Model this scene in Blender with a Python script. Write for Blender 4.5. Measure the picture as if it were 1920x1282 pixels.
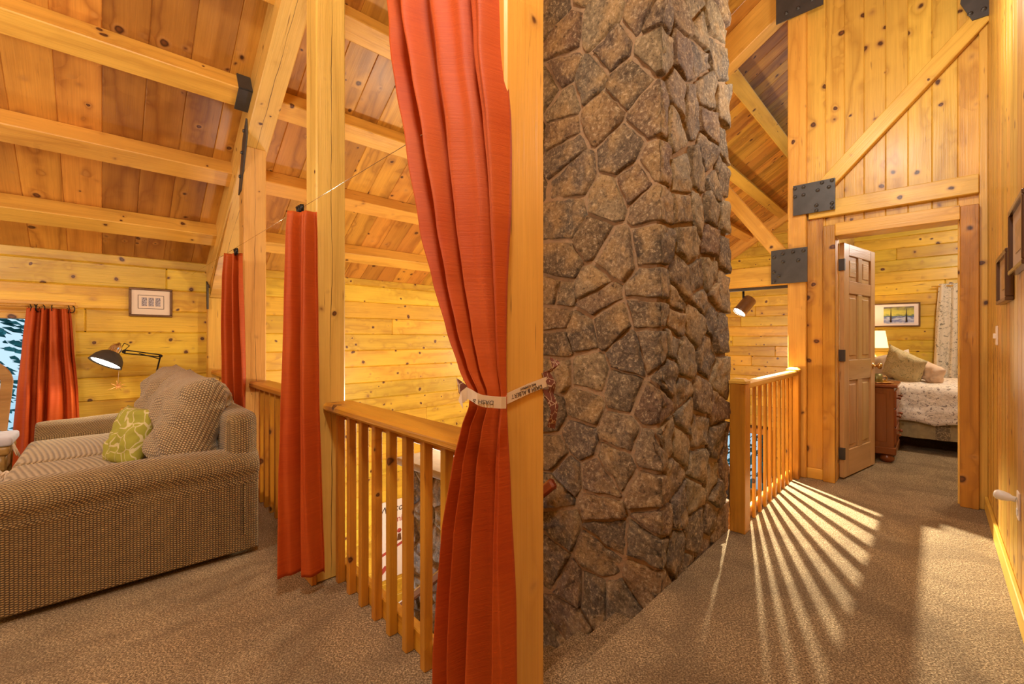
import bpy, bmesh, math, random
from mathutils import Vector, Matrix, noise
random.seed(7)
PI = math.pi
for o in list(bpy.data.objects): bpy.data.objects.remove(o)
sc = bpy.context.scene
COL = sc.collection
# ------------------------------------------------------------------ frames
FPX = 830.0; CX = 960.0; HOR = 636.0; H = 1.2
class Fr:
    def __init__(s, deg):
        s.t = math.radians(deg); s.u = Vector((math.cos(s.t), math.sin(s.t), 0)); s.v = Vector((-math.sin(s.t), math.cos(s.t), 0))
        s.m = Matrix.Rotation(s.t, 4, 'Z')
    def p(s, a, b, z=0.0): return s.u*a + s.v*b + Vector((0, 0, z))
R = Fr(46.3)      # corridor, chimney, bedroom, gable
L = Fr(42.8)      # loft sitting area, balustrade, eave wall
UP = Vector((0, 0, 1))
# ------------------------------------------------------------------ camera, world, lights, exposure
cam = bpy.data.objects.new('camera', bpy.data.cameras.new('camera')); COL.objects.link(cam)
cam.location = (0, 0, H); cam.rotation_euler = (PI/2, 0, 0)
cam.data.sensor_width = 36; cam.data.lens = FPX/1920*36; cam.data.shift_y = -5/1920
cam.data.clip_start = 0.02; cam.data.clip_end = 200
sc.camera = cam
vs = sc.view_settings
vs.view_transform = 'Standard'; vs.look = 'None'; vs.gamma = 1.0; vs.use_curve_mapping = False
vs.exposure = 0.14
world = bpy.data.worlds.new('World'); sc.world = world; world.use_nodes = True
wn = world.node_tree.nodes; wn.clear()
wo = wn.new('ShaderNodeOutputWorld'); wb = wn.new('ShaderNodeBackground')
wb.inputs['Color'].default_value = (0.62, 0.85, 1.0, 1); wb.inputs['Strength'].default_value = .95
world.node_tree.links.new(wb.outputs[0], wo.inputs[0])
def lamp_point(name, pos, power, col=(1, .78, .5), r=.15):
    d = bpy.data.lights.new(name, 'POINT'); d.energy = power; d.color = col; d.shadow_soft_size = r
    o = bpy.data.objects.new(name, d); COL.objects.link(o); o.location = pos; return o
def lamp_spot(name, pos, tgt, power, col, angle, r=.03, blend=.4):
    d = bpy.data.lights.new(name, 'SPOT'); d.energy = power; d.color = col; d.shadow_soft_size = r
    d.spot_size = math.radians(angle); d.spot_blend = blend
    o = bpy.data.objects.new(name, d); COL.objects.link(o); o.location = pos
    o.rotation_euler = (Vector(tgt)-Vector(pos)).to_track_quat('-Z', 'Y').to_euler(); return o
WARM = (1, .84, .62); NEUT = (1, .93, .84)
lamp_point('hall_fill', R.p(.1, .2, 3.3), 125, NEUT, .15)  # added unseen light, brightens the hall and the chimney top
lamp_point('hall_far_fill', R.p(3.3, .3, 3.0), 38, NEUT, .12)  # added fill without a fixture, lights the far corridor
lamp_point('loft_fill', L.p(-1.2, 2.2, 2.3), 66, NEUT, .25)  # unseen fill put in to brighten the sitting area
lamp_point('loft_corner_lamp', L.p(-1.7, 4.5, 1.4), 34, WARM, .08)
lamp_point('great_room_lamp', L.p(2.7, 3.0, .62), 84, WARM, .10)
lamp_point('great_room_far_fill', R.p(6.3, 2.6, .9), 190, WARM, .15)  # added to brighten the gable wall, no fixture here
lamp_point('great_room_low_fill', L.p(1.5, 4.4, -1.3), 55, (.92, .96, 1), .2)  # cool fill added for the lower stonework, stands for no real lamp
lamp_point('bedroom_fill', R.p(6.3, -.5, 2.5), 75, NEUT, .2)  # added bedroom fill, no ceiling fixture behind it
# ------------------------------------------------------------------ materials
def new_mat(name):
    m = bpy.data.materials.new(name); m.use_nodes = True
    nt = m.node_tree; b = nt.nodes['Principled BSDF']; return m, nt, b
def N(nt, t, **k):
    n = nt.nodes.new(t)
    for a, v in k.items(): setattr(n, a, v)
    return n
def lk(nt, a, b): nt.links.new(a, b)
def math_n(nt, op, a, b=None, c=None, clamp=False):
    n = N(nt, 'ShaderNodeMath', operation=op); n.use_clamp = clamp
    for i, x in enumerate((a, b, c)):
        if x is None: continue
        if isinstance(x, (int, float)): n.inputs[i].default_value = x
        else: lk(nt, x, n.inputs[i])
    return n.outputs[0]
def ramp(nt, fac, stops, interp='LINEAR'):
    r = N(nt, 'ShaderNodeValToRGB'); r.color_ramp.interpolation = interp
    e = r.color_ramp.elements
    while len(e) > 1: e.remove(e[-1])
    e[0].position = stops[0][0]; e[0].color = (*stops[0][1], 1)
    for p, c in stops[1:]:
        x = e.new(p); x.color = (*c, 1)
    lk(nt, fac, r.inputs[0]); return r.outputs[0]
def mix(nt, fac, a, b, mode='MIX'):
    n = N(nt, 'ShaderNodeMix', data_type='RGBA', blend_type=mode)
    if isinstance(fac, (int, float)): n.inputs[0].default_value = fac
    else: lk(nt, fac, n.inputs[0])
    for i, x in ((6, a), (7, b)):
        if isinstance(x, tuple): n.inputs[i].default_value = (*x, 1)
        else: lk(nt, x, n.inputs[i])
    return n.outputs[2]
def vscale(nt, v, s):
    n = N(nt, 'ShaderNodeVectorMath', operation='MULTIPLY'); lk(nt, v, n.inputs[0]); n.inputs[1].default_value = s; return n.outputs[0]
def noise_n(nt, v, scale, detail=3, rough=.5, dist=0.0, color=False):
    n = N(nt, 'ShaderNodeTexNoise'); n.inputs['Scale'].default_value = scale; n.inputs['Detail'].default_value = detail
    n.inputs['Roughness'].default_value = rough; n.inputs['Distortion'].default_value = dist
    lk(nt, v, n.inputs['Vector']); return n.outputs[1 if color else 0]
def rand_coord(nt, k=(37.0, 11.0, 23.0)):
    tc = N(nt, 'ShaderNodeTexCoord'); oi = N(nt, 'ShaderNodeObjectInfo')
    cx = N(nt, 'ShaderNodeCombineXYZ')
    for i in range(3): lk(nt, math_n(nt, 'MULTIPLY', oi.outputs['Random'], k[i]), cx.inputs[i])
    ad = N(nt, 'ShaderNodeVectorMath', operation='ADD'); lk(nt, tc.outputs['Object'], ad.inputs[0]); lk(nt, cx.outputs[0], ad.inputs[1])
    return ad.outputs[0], oi.outputs['Random'], tc
def wood(name, light, dark, knots=8.0, ringmul=9.0, ringamt=.55, rough=.42, var=.35, knotsize=1.0, crack=False, streak=.42):
    m, nt, b = new_mat(name)
    P, rnd, tc = rand_coord(nt)
    # knots
    vor = N(nt, 'ShaderNodeTexVoronoi'); vor.inputs['Scale'].default_value = knots
    warp = noise_n(nt, P, 9, 2, color=True)
    wv = N(nt, 'ShaderNodeVectorMath', operation='MULTIPLY_ADD'); lk(nt, warp, wv.inputs[0]); wv.inputs[1].default_value = (.055, .045, .045); lk(nt, P, wv.inputs[2])
    lk(nt, wv.outputs[0], vor.inputs['Vector']); d = vor.outputs['Distance']
    sz = N(nt, 'ShaderNodeSeparateColor'); lk(nt, vor.outputs['Color'], sz.inputs[0])
    d2 = math_n(nt, 'DIVIDE', d, math_n(nt, 'MULTIPLY_ADD', sz.outputs[0], 1.15*knotsize, .42*knotsize))
    halo = math_n(nt, 'MULTIPLY', math_n(nt, 'POWER', 2.718, math_n(nt, 'MULTIPLY', d2, -6.0)), .30)
    # rings
    big = noise_n(nt, vscale(nt, P, (.55, 5.5, 5.5)), 1.0, 2, .45, .3)
    fld = math_n(nt, 'ADD', big, halo)
    pp = math_n(nt, 'PINGPONG', math_n(nt, 'MULTIPLY', fld, ringmul), 1.0)
    ringv = math_n(nt, 'POWER', pp, 2.2)
    fine = noise_n(nt, vscale(nt, P, (3, 110, 110)), 1.0, 3, .6)
    tone = noise_n(nt, vscale(nt, P, (.8, 4, 4)), 1.0, 2, .5)
    col = mix(nt, math_n(nt, 'MULTIPLY', ringv, min(1, ringamt*1.35)), light, dark)
    col = mix(nt, math_n(nt, 'MULTIPLY', math_n(nt, 'SUBTRACT', fine, .35, clamp=True), streak*2), col, dark)
    shade = math_n(nt, 'MULTIPLY_ADD', rnd, var, 1-var*.62)
    shade = math_n(nt, 'MULTIPLY', shade, math_n(nt, 'MULTIPLY_ADD', tone, .55, .74))
    hs = N(nt, 'ShaderNodeHueSaturation'); lk(nt, col, hs.inputs['Color']); lk(nt, shade, hs.inputs['Value'])
    lk(nt, math_n(nt, 'MULTIPLY_ADD', math_n(nt, 'FRACT', math_n(nt, 'MULTIPLY', rnd, 7.31)), .020, .498), hs.inputs['Hue'])
    col = hs.outputs[0]
    # dark flecks elongated with the grain
    fl = noise_n(nt, vscale(nt, P, (5, 55, 55)), 1.0, 2, .5)
    flm = math_n(nt, 'MULTIPLY', math_n(nt, 'SUBTRACT', fl, .70, clamp=True), 9, clamp=True)
    col = mix(nt, math_n(nt, 'MULTIPLY', flm, .8), col, (.16, .045, .012))
    kc = ramp(nt, d2, [(0, (.23, .075, .02)), (.055, (.12, .035, .01)), (.085, (.035, .010, .004)), (.105, (.16, .05, .015)), (.16, (.5, .26, .08))])
    km = ramp(nt, d2, [(0, (1, 1, 1)), (.10, (.95,)*3), (.125, (.45,)*3), (.22, (0, 0, 0))])
    col = mix(nt, km, col, kc)
    if crack:
        sx = N(nt, 'ShaderNodeSeparateXYZ'); lk(nt, tc.outputs['Object'], sx.inputs[0])
        wob = noise_n(nt, vscale(nt, P, (1.2, .01, .01)), 1.0, 4, .6)
        off = math_n(nt, 'SUBTRACT', sx.outputs[1], math_n(nt, 'MULTIPLY_ADD', wob, .05, -.025))
        off2 = math_n(nt, 'SUBTRACT', sx.outputs[2], math_n(nt, 'MULTIPLY_ADD', wob, .05, -.025))
        mn = math_n(nt, 'MINIMUM', math_n(nt, 'ABSOLUTE', off), math_n(nt, 'ABSOLUTE', off2))
        wid = math_n(nt, 'MULTIPLY_ADD', noise_n(nt, vscale(nt, P, (2, 0, 0)), 1.0, 2), .006, -.0017)
        ck = math_n(nt, 'LESS_THAN', mn, wid)
        col = mix(nt, math_n(nt, 'MULTIPLY', ck, .85), col, (.06, .02, .006))
    lk(nt, col, b.inputs['Base Color'])
    b.inputs['Roughness'].default_value = rough; b.inputs['Coat Weight'].default_value = .15; b.inputs['Coat Roughness'].default_value = .25
    bp = N(nt, 'ShaderNodeBump'); bp.inputs['Strength'].default_value = .6; bp.inputs['Distance'].default_value = .006
    lk(nt, math_n(nt, 'ADD', math_n(nt, 'MULTIPLY', fine, .5), math_n(nt, 'SUBTRACT', big, math_n(nt, 'MULTIPLY', halo, -.9))), bp.inputs['Height'])
    lk(nt, bp.outputs[0], b.inputs['Normal'])
    return m
def simple(name, col, rough=.5, metal=0.0, noise_amt=.0, nscale=20, bump=0.0, coat=0.0, sheen=0.0, em=None, emc=None):
    m, nt, b = new_mat(name)
    b.inputs['Roughness'].default_value = rough; b.inputs['Metallic'].default_value = metal
    b.inputs['Coat Weight'].default_value = coat; b.inputs['Sheen Weight'].default_value = sheen
    tc = N(nt, 'ShaderNodeTexCoord'); n = noise_n(nt, tc.outputs['Object'], nscale, 4, .6)
    c = mix(nt, n, tuple(x*(1-noise_amt) for x in col), tuple(min(1, x*(1+noise_amt)) for x in col))
    lk(nt, c, b.inputs['Base Color'])
    if bump:
        bp = N(nt, 'ShaderNodeBump'); bp.inputs['Strength'].default_value = bump; bp.inputs['Distance'].default_value = .01
        lk(nt, n, bp.inputs['Height']); lk(nt, bp.outputs[0], b.inputs['Normal'])
    if em: b.inputs['Emission Color'].default_value = (*(emc or col), 1); b.inputs['Emission Strength'].default_value = em
    return m
M = {}
M['wall'] = wood('pine_log_wall', (.78, .47, .045), (.44, .19, .012), knots=8.0, ringmul=7, ringamt=.42)
M['ceil'] = wood('pine_ceiling_board', (.62, .27, .045), (.30, .095, .014), knots=7.3, ringmul=7, ringamt=.55, var=.42, knotsize=1.0)
M['beam'] = wood('pine_beam', (.78, .42, .075), (.46, .19, .025), knots=6.7, ringmul=8, ringamt=.35, var=.14, knotsize=.75)
M['post'] = wood('timber_post', (.78, .45, .12), (.48, .22, .04), knots=6.7, ringmul=6, ringamt=.3, var=.1, knotsize=.6, crack=True)
M['newpost'] = wood('smooth_timber_post', (.78, .40, .08), (.52, .21, .03), knots=4.8, ringmul=6, ringamt=.25, var=.06, knotsize=.55)
M['panel'] = wood('pine_upright_board', (.76, .43, .075), (.42, .18, .02), knots=7.3, ringmul=8, ringamt=.45, var=.2)
M['panelr'] = wood('pine_beadboard', (.66, .36, .065), (.32, .13, .015), knots=7.3, ringmul=8, ringamt=.45, var=.3, knotsize=.8)
M['rail'] = wood('stained_pine_rail', (.66, .28, .028), (.36, .11, .008), knots=5.6, ringmul=8, ringamt=.45, var=.25, knotsize=.7, rough=.35)
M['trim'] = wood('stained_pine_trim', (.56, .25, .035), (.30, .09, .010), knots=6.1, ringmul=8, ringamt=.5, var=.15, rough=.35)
M['door'] = wood('pine_door', (.60, .36, .16), (.44, .22, .08), knots=2.0, ringmul=8, ringamt=.3, var=.12, knotsize=.3)
M['cherry'] = wood('cherry_wood', (.30, .065, .018), (.17, .03, .008), knots=1.6, ringmul=8, ringamt=.4, var=.1, knotsize=.2, rough=.25)
M['chairw'] = wood('carved_oak', (.50, .28, .09), (.25, .11, .03), knots=2.7, ringmul=8, ringamt=.4, var=.1, knotsize=.2, rough=.35)
M['steel'] = simple('dark_steel', (.10, .095, .09), .55, .7, .3, 12, .1)
M['black'] = simple('black_metal', (.02, .018, .018), .35, .6)
M['chrome'] = simple('chrome', (.75, .72, .68), .15, 1.0)
M['brass'] = simple('brass', (.75, .48, .18), .22, 1.0)
M['slab'] = simple('cut_limestone', (.50, .42, .32), .8, 0, .2, 14, .3)
M['mortar'] = simple('mortar', (.36, .235, .13), .95, 0, .3, 60, .8)
M['white'] = simple('white_plastic', (.8, .76, .68), .4)
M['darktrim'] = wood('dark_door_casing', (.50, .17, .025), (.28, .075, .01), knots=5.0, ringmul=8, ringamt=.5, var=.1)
M['backing'] = simple('dark_gap_wood', (.10, .045, .015), .9)
M['glow'] = simple('lamp_glow', (1, .93, .8), .5, em=14, emc=(1, .9, .72))
M['bulb_glow'] = simple('spot_glow', (1, .93, .8), .5, em=25, emc=(1, .92, .78))
M['shade'] = simple('lit_lampshade', (1, .85, .55), .8, em=1.1, emc=(1, .78, .42))
M['plainwood'] = wood('unseen_wall_wood', (.62, .36, .12), (.42, .2, .05), knots=5.3)
M['frame_gold'] = simple('bronze_frame', (.16, .085, .04), .35, .4, .4, 30)
M['mat_board'] = simple('mat_board', (.80, .66, .52), .8)
M['print_paper'] = simple('print_paper', (.82, .74, .62), .8)
M['ink'] = simple('dark_ink', (.06, .035, .03), .8)
M['redink'] = simple('red_ink', (.42, .06, .04), .8)
def glass_mat():
    m, nt, b = new_mat('window_glass'); b.inputs['Transmission Weight'].default_value = 1; b.inputs['Roughness'].default_value = 0; b.inputs['IOR'].default_value = 1.01
    b.inputs['Base Color'].default_value = (.95, .98, 1, 1); return m
M['glass'] = glass_mat()
def stone_mat():
    m, nt, b = new_mat('field_stone'); P, rnd, tc = rand_coord(nt)
    base = ramp(nt, rnd, [(0, (.33, .215, .10)), (.15, (.20, .15, .10)), (.3, (.46, .34, .18)), (.45, (.25, .185, .13)),
                          (.6, (.29, .165, .09)), (.72, (.48, .37, .21)), (.85, (.20, .165, .125)), (1, (.46, .27, .11))])
    n1 = noise_n(nt, P, 11, 8, .75, .7); n2 = noise_n(nt, P, 48, 7, .8, .3); n3 = noise_n(nt, P, 5, 3, .6)
    c = mix(nt, ramp(nt, n1, [(.36, (0, 0, 0)), (.56, (1, 1, 1))]), mix(nt, .55, base, (.07, .045, .03)), base)
    c = mix(nt, ramp(nt, n3, [(.50, (0, 0, 0)), (.64, (.7,)*3)]), c, (.62, .40, .17))
    c = mix(nt, ramp(nt, n2, [(.52, (0, 0, 0)), (.64, (.8,)*3)]), c, (.90, .72, .45))
    c = mix(nt, ramp(nt, n2, [(.36, (.85,)*3), (.46, (0,)*3)]), c, (.05, .03, .02))
    lk(nt, c, b.inputs['Base Color']); b.inputs['Roughness'].default_value = .7
    hh = math_n(nt, 'ADD', n1, math_n(nt, 'MULTIPLY', n2, .45))
    bp = N(nt, 'ShaderNodeBump'); bp.inputs['Strength'].default_value = 1.0; bp.inputs['Distance'].default_value = .03
    lk(nt, hh, bp.inputs['Height']); lk(nt, bp.outputs[0], b.inputs['Normal']); return m
M['stone'] = stone_mat()
def carpet_mat():
    m, nt, b = new_mat('carpet'); tc = N(nt, 'ShaderNodeTexCoord'); P = tc.outputs['Object']
    n1 = noise_n(nt, P, 150, 3, .75); n2 = noise_n(nt, P, 2.2, 4, .6, .8); n3 = noise_n(nt, P, 45, 3, .6)
    c = ramp(nt, n1, [(.34, (.10, .062, .028)), (.5, (.38, .265, .135)), (.62, (.88, .68, .40))])
    c = mix(nt, ramp(nt, n3, [(.4, (0,)*3), (.65, (.35,)*3)]), c, (.18, .11, .06))
    c = mix(nt, ramp(nt, n2, [(.42, (0,)*3), (.6, (.45,)*3)]), c, (.15, .10, .055))
    lk(nt, c, b.inputs['Base Color']); b.inputs['Roughness'].default_value = 1.0; b.inputs['Specular IOR Level'].default_value = .1; b.inputs['Sheen Weight'].default_value = .05
    bp = N(nt, 'ShaderNodeBump'); bp.inputs['Strength'].default_value = .9; bp.inputs['Distance'].default_value = .012
    lk(nt, math_n(nt, 'ADD', n1, math_n(nt, 'MULTIPLY', n3, .8)), bp.inputs['Height']); lk(nt, bp.outputs[0], b.inputs['Normal']); return m
M['carpet'] = carpet_mat()
def silk_mat():
    m, nt, b = new_mat('orange_silk'); tc = N(nt, 'ShaderNodeTexCoord'); P = tc.outputs['Object']
    slub = noise_n(nt, vscale(nt, P, (7, 7, 190)), 1.0, 4, .75); big = noise_n(nt, vscale(nt, P, (4, 4, 2)), 1.0, 2)
    c = mix(nt, slub, (.33, .034, .004), (.56, .092, .009)); c = mix(nt, ramp(nt, big, [(.4, (0,)*3), (.7, (.3,)*3)]), c, (.60, .15, .014))
    lk(nt, c, b.inputs['Base Color']); b.inputs['Roughness'].default_value = .6; b.inputs['Specular IOR Level'].default_value = .3; b.inputs['Sheen Weight'].default_value = .0
    b.inputs['Sheen Tint'].default_value = (1, .5, .2, 1)
    bp = N(nt, 'ShaderNodeBump'); bp.inputs['Strength'].default_value = .35; bp.inputs['Distance'].default_value = .003
    lk(nt, slub, bp.inputs['Height']); lk(nt, bp.outputs[0], b.inputs['Normal']); return m
M['silk'] = silk_mat()
def weave_mat(name, c1, c2, sx, sz):
    m, nt, b = new_mat(name); tc = N(nt, 'ShaderNodeTexCoord'); P = tc.outputs['Object']
    sep = N(nt, 'ShaderNodeSeparateXYZ'); lk(nt, P, sep.inputs[0])
    h = math_n(nt, 'ADD', sep.outputs[0], sep.outputs[1])
    wob = noise_n(nt, P, 30, 2)
    rowi = math_n(nt, 'FLOOR', math_n(nt, 'MULTIPLY', h, sx))
    ph = math_n(nt, 'MULTIPLY', math_n(nt, 'MODULO', math_n(nt, 'ABSOLUTE', rowi), 2), .5)
    zz = math_n(nt, 'ADD', math_n(nt, 'ADD', math_n(nt, 'MULTIPLY', sep.outputs[2], sz), math_n(nt, 'MULTIPLY', sep.outputs[1], sz*.6)), ph)
    a = math_n(nt, 'SINE', math_n(nt, 'MULTIPLY', math_n(nt, 'MULTIPLY', h, sx), 2*PI)); c = math_n(nt, 'SINE', math_n(nt, 'MULTIPLY', zz, 2*PI))
    a = math_n(nt, 'ABSOLUTE', math_n(nt, 'SINE', math_n(nt, 'MULTIPLY', math_n(nt, 'MULTIPLY', h, sx), PI)))
    w = math_n(nt, 'MULTIPLY_ADD', math_n(nt, 'MULTIPLY', a, math_n(nt, 'MULTIPLY_ADD', c, .5, .5)), .8, math_n(nt, 'MULTIPLY', wob, .2))
    big = noise_n(nt, vscale(nt, P, (14, 14, 1.5)), 1.0, 2)
    col = mix(nt, ramp(nt, w, [(.15, (0,)*3), (.6, (1,)*3)]), c1, c2)
    col = mix(nt, ramp(nt, big, [(.4, (0,)*3), (.7, (.35,)*3)]), col, tuple(x*.55 for x in c2))
    lk(nt, col, b.inputs['Base Color']); b.inputs['Roughness'].default_value = .9; b.inputs['Sheen Weight'].default_value = .25
    bp = N(nt, 'ShaderNodeBump'); bp.inputs['Strength'].default_value = .9; bp.inputs['Distance'].default_value = .006
    lk(nt, w, bp.inputs['Height']); lk(nt, bp.outputs[0], b.inputs['Normal']); return m
M['sofa'] = weave_mat('brown_chenille', (.09, .05, .018), (.60, .41, .17), 78, 100)
M['sofac'] = weave_mat('ribbed_chenille', (.16, .10, .045), (.68, .50, .26), 85, 60)
def leaf_print(name, bg, fg, scale=9, thr=(.30, .36), stripe=None):
    m, nt, b = new_mat(name); tc = N(nt, 'ShaderNodeTexCoord'); P = tc.outputs['Object']
    w = N(nt, 'ShaderNodeVectorMath', operation='MULTIPLY_ADD'); lk(nt, noise_n(nt, P, 6, 2, color=True), w.inputs[0]); w.inputs[1].default_value = (.12, .12, .12); lk(nt, P, w.inputs[2])
    v = N(nt, 'ShaderNodeTexVoronoi', feature='DISTANCE_TO_EDGE'); v.inputs['Scale'].default_value = scale; lk(nt, w.outputs[0], v.inputs['Vector'])
    v2 = N(nt, 'ShaderNodeTexVoronoi'); v2.inputs['Scale'].default_value = scale*2.2; lk(nt, w.outputs[0], v2.inputs['Vector'])
    e = math_n(nt, 'LESS_THAN', v.outputs['Distance'], .035); f = math_n(nt, 'LESS_THAN', v2.outputs['Distance'], thr[0])
    col = mix(nt, math_n(nt, 'MAXIMUM', math_n(nt, 'MULTIPLY', e, .8), math_n(nt, 'MULTIPLY', f, .85)), bg, fg)
    lk(nt, col, b.inputs['Base Color']); b.inputs['Roughness'].default_value = .85
    bp = N(nt, 'ShaderNodeBump'); bp.inputs['Strength'].default_value = .5; bp.inputs['Distance'].default_value = .02
    lk(nt, noise_n(nt, P, 14, 3), bp.inputs['Height']); lk(nt, bp.outputs[0], b.inputs['Normal']); return m
def sprig(name, bg, fg, sc_=14, thr=.56, vines=.5):
    m, nt, b = new_mat(name); tc = N(nt, 'ShaderNodeTexCoord'); P = tc.outputs['Object']
    w = N(nt, 'ShaderNodeVectorMath', operation='MULTIPLY_ADD'); lk(nt, noise_n(nt, P, sc_*.7, 3, color=True), w.inputs[0]); w.inputs[1].default_value = (.16, .16, .16); lk(nt, P, w.inputs[2])
    v2 = N(nt, 'ShaderNodeTexVoronoi'); v2.inputs['Scale'].default_value = sc_; lk(nt, vscale(nt, w.outputs[0], (1, 1.9, 1.9)), v2.inputs['Vector'])
    f = math_n(nt, 'LESS_THAN', v2.outputs['Distance'], .23)
    n_ = noise_n(nt, w.outputs[0], sc_*.8, 3, .6); e = math_n(nt, 'LESS_THAN', math_n(nt, 'ABSOLUTE', math_n(nt, 'SUBTRACT', n_, .5)), .012)
    col = mix(nt, math_n(nt, 'MAXIMUM', math_n(nt, 'MULTIPLY', e, vines), math_n(nt, 'MULTIPLY', f, .8)), bg, fg)
    lk(nt, col, b.inputs['Base Color']); b.inputs['Roughness'].default_value = .85
    bp = N(nt, 'ShaderNodeBump'); bp.inputs['Strength'].default_value = .5; bp.inputs['Distance'].default_value = .02
    lk(nt, noise_n(nt, P, 14, 3), bp.inputs['Height']); lk(nt, bp.outputs[0], b.inputs['Normal']); return m
M['quilt'] = sprig('leafy_quilt', (.84, .74, .62), (.16, .11, .09), 15)
M['floralp'] = sprig('floral_pillow_cloth', (.62, .50, .26), (.16, .16, .07), 22)
M['greenp'] = leaf_print('green_embroidered_cloth', (.36, .34, .04), (.70, .60, .34), 13, (.0, .3))
M['sheer'] = sprig('floral_drape', (.75, .66, .52), (.17, .15, .10), 11)
M['cream'] = simple('cream_cloth', (.76, .62, .46), .85, 0, .15, 8, .3)
M['skirt'] = simple('bed_skirt_cloth', (.42, .33, .17), .85, 0, .35, 22, .3)
M['skirt_band'] = leaf_print('bed_skirt_band', (.20, .15, .09), (.55, .44, .25), 22, (.28, .3))
M['bluecloth'] = simple('blue_white_pad', (.55, .55, .62), .85, 0, .3, 12, .3)
M['ribbon'] = simple('cream_ribbon', (.74, .58, .40), .7)
M['brownribbon'] = leaf_print('brown_patterned_ribbon', (.16, .045, .025), (.6, .45, .3), 40, (.2, .3))
M['darktv'] = simple('dark_grey_casing', (.03, .032, .036), .4)
M['tin'] = simple('green_gold_tin', (.24, .20, .06), .35, .5, .6, 40)
M['snow'] = simple('snowy_ground', (.75, .85, .9), .9, 0, .2, .8)
M['foliage'] = simple('teal_foliage', (.02, .16, .17), .8, 0, .9, 3)
M['bark'] = simple('grey_bark', (.06, .07, .06), .9)
# ------------------------------------------------------------------ helpers
WM = {}
def link(o, world=Matrix(), parent=None):
    COL.objects.link(o); WM[o.name] = world
    if parent is not None:
        o.parent = parent; o.matrix_basis = WM[parent.name].inverted() @ world
    else: o.matrix_basis = world
    return o
def tag(o, label=None, cat=None, group=None, kind=None):
    if label: o['label'] = label
    if cat: o['category'] = cat
    if group: o['group'] = group
    if kind: o['kind'] = kind
    return o
def empty(name, F, a, b, z, label=None, cat=None, group=None, kind=None, rz=0.0):
    o = bpy.data.objects.new(name, None); o.empty_display_size = .1
    w = Matrix.Translation(F.p(a, b, z)) @ F.m @ Matrix.Rotation(rz, 4, 'Z')
    link(o, w); return tag(o, label, cat, group, kind)
_bc = {}
def box_mesh(l, w, h, ch, mat):
    k = (round(l, 4), round(w, 4), round(h, 4), round(ch, 4), mat.name)
    if k in _bc: return _bc[k]
    bm = bmesh.new(); bmesh.ops.create_cube(bm, size=1)
    bmesh.ops.scale(bm, vec=(l, w, h), verts=bm.verts)
    if ch > 0: bmesh.ops.bevel(bm, geom=bm.edges[:], offset=min(ch, .45*min(l, w, h)), segments=1, affect='EDGES')
    me = bpy.data.meshes.new('box'); bm.to_mesh(me); bm.free(); me.materials.append(mat); _bc[k] = me; return me
def bar(name, p0, p1, w, h, mat, parent=None, side=None, ch=.004):
    """long box from p0 to p1; width w along side, height h along the third axis"""
    X = (p1-p0); l = X.length; X = X/l
    if side is None: side = UP if abs(X.z) < .9 else L.u
    Z = X.cross(side).normalized(); Y = Z.cross(X).normalized()
    w_ = Matrix(((X.x, Y.x, Z.x, 0), (X.y, Y.y, Z.y, 0), (X.z, Y.z, Z.z, 0), (0, 0, 0, 1))); w_.translation = (p0+p1)/2
    return link(bpy.data.objects.new(name, box_mesh(l, w, h, ch, mat)), w_, parent)
def box(name, F, a0, a1, b0, b1, z0, z1, mat, parent=None, ch=.004, axis=None):
    d = (a1-a0, b1-b0, z1-z0)
    if axis is None: axis = d.index(max(d))
    ac, bc, zc = (a0+a1)/2, (b0+b1)/2, (z0+z1)/2
    if axis == 0: return bar(name, F.p(a0, bc, zc), F.p(a1, bc, zc), d[1], d[2], mat, parent, F.v, ch)
    if axis == 1: return bar(name, F.p(ac, b0, zc), F.p(ac, b1, zc), d[0], d[2], mat, parent, F.u, ch)
    return bar(name, F.p(ac, bc, z0), F.p(ac, bc, z1), d[0], d[1], mat, parent, F.u, ch)
def mesh_obj(name, verts, faces, mat, world=Matrix(), parent=None, smooth=False, mats=None, fmat=None):
    me = bpy.data.meshes.new(name); me.from_pydata([tuple(v) for v in verts], [], faces); me.update()
    me.materials.append(mat)
    for x in (mats or []): me.materials.append(x)
    if fmat:
        for p, i in zip(me.polygons, fmat): p.material_index = i
    bm = bmesh.new(); bm.from_mesh(me); bmesh.ops.recalc_face_normals(bm, faces=bm.faces); bm.to_mesh(me); bm.free()
    if smooth: me.polygons.foreach_set('use_smooth', [True]*len(me.polygons))
    return link(bpy.data.objects.new(name, me), world, parent)
def prism(name, F, poly, b0, b1, mat, parent=None, plane='az', ch=.0):
    """polygon in (a,z) extruded along b, or (b,z) along a, or (a,b) along z"""
    def P(x, y, t):
        return F.p(x, t, y) if plane == 'az' else (F.p(t, x, y) if plane == 'bz' else F.p(x, y, t))
    c = P(sum(q[0] for q in poly)/len(poly), sum(q[1] for q in poly)/len(poly), (b0+b1)/2)
    w = Matrix.Translation(c) @ F.m; wi = w.inverted(); n = len(poly)
    vs_ = [wi @ P(x, y, b0) for x, y in poly]+[wi @ P(x, y, b1) for x, y in poly]
    fs = [tuple(range(n)), tuple(range(2*n-1, n-1, -1))]+[(i, (i+1) % n, n+(i+1) % n, n+i) for i in range(n)]
    return mesh_obj(name, vs_, fs, mat, w, parent)
def cyl(name, p0, p1, r0, r1, mat, parent=None, seg=16, smooth=True):
    X = p1-p0; l = X.length; q = X.to_track_quat('Z', 'Y').to_matrix().to_4x4(); q.translation = p0
    return lathe(name, [(0, 0), (r0, 0), (r1, l), (0, l)], mat, q, parent, seg, smooth=False)
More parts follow.
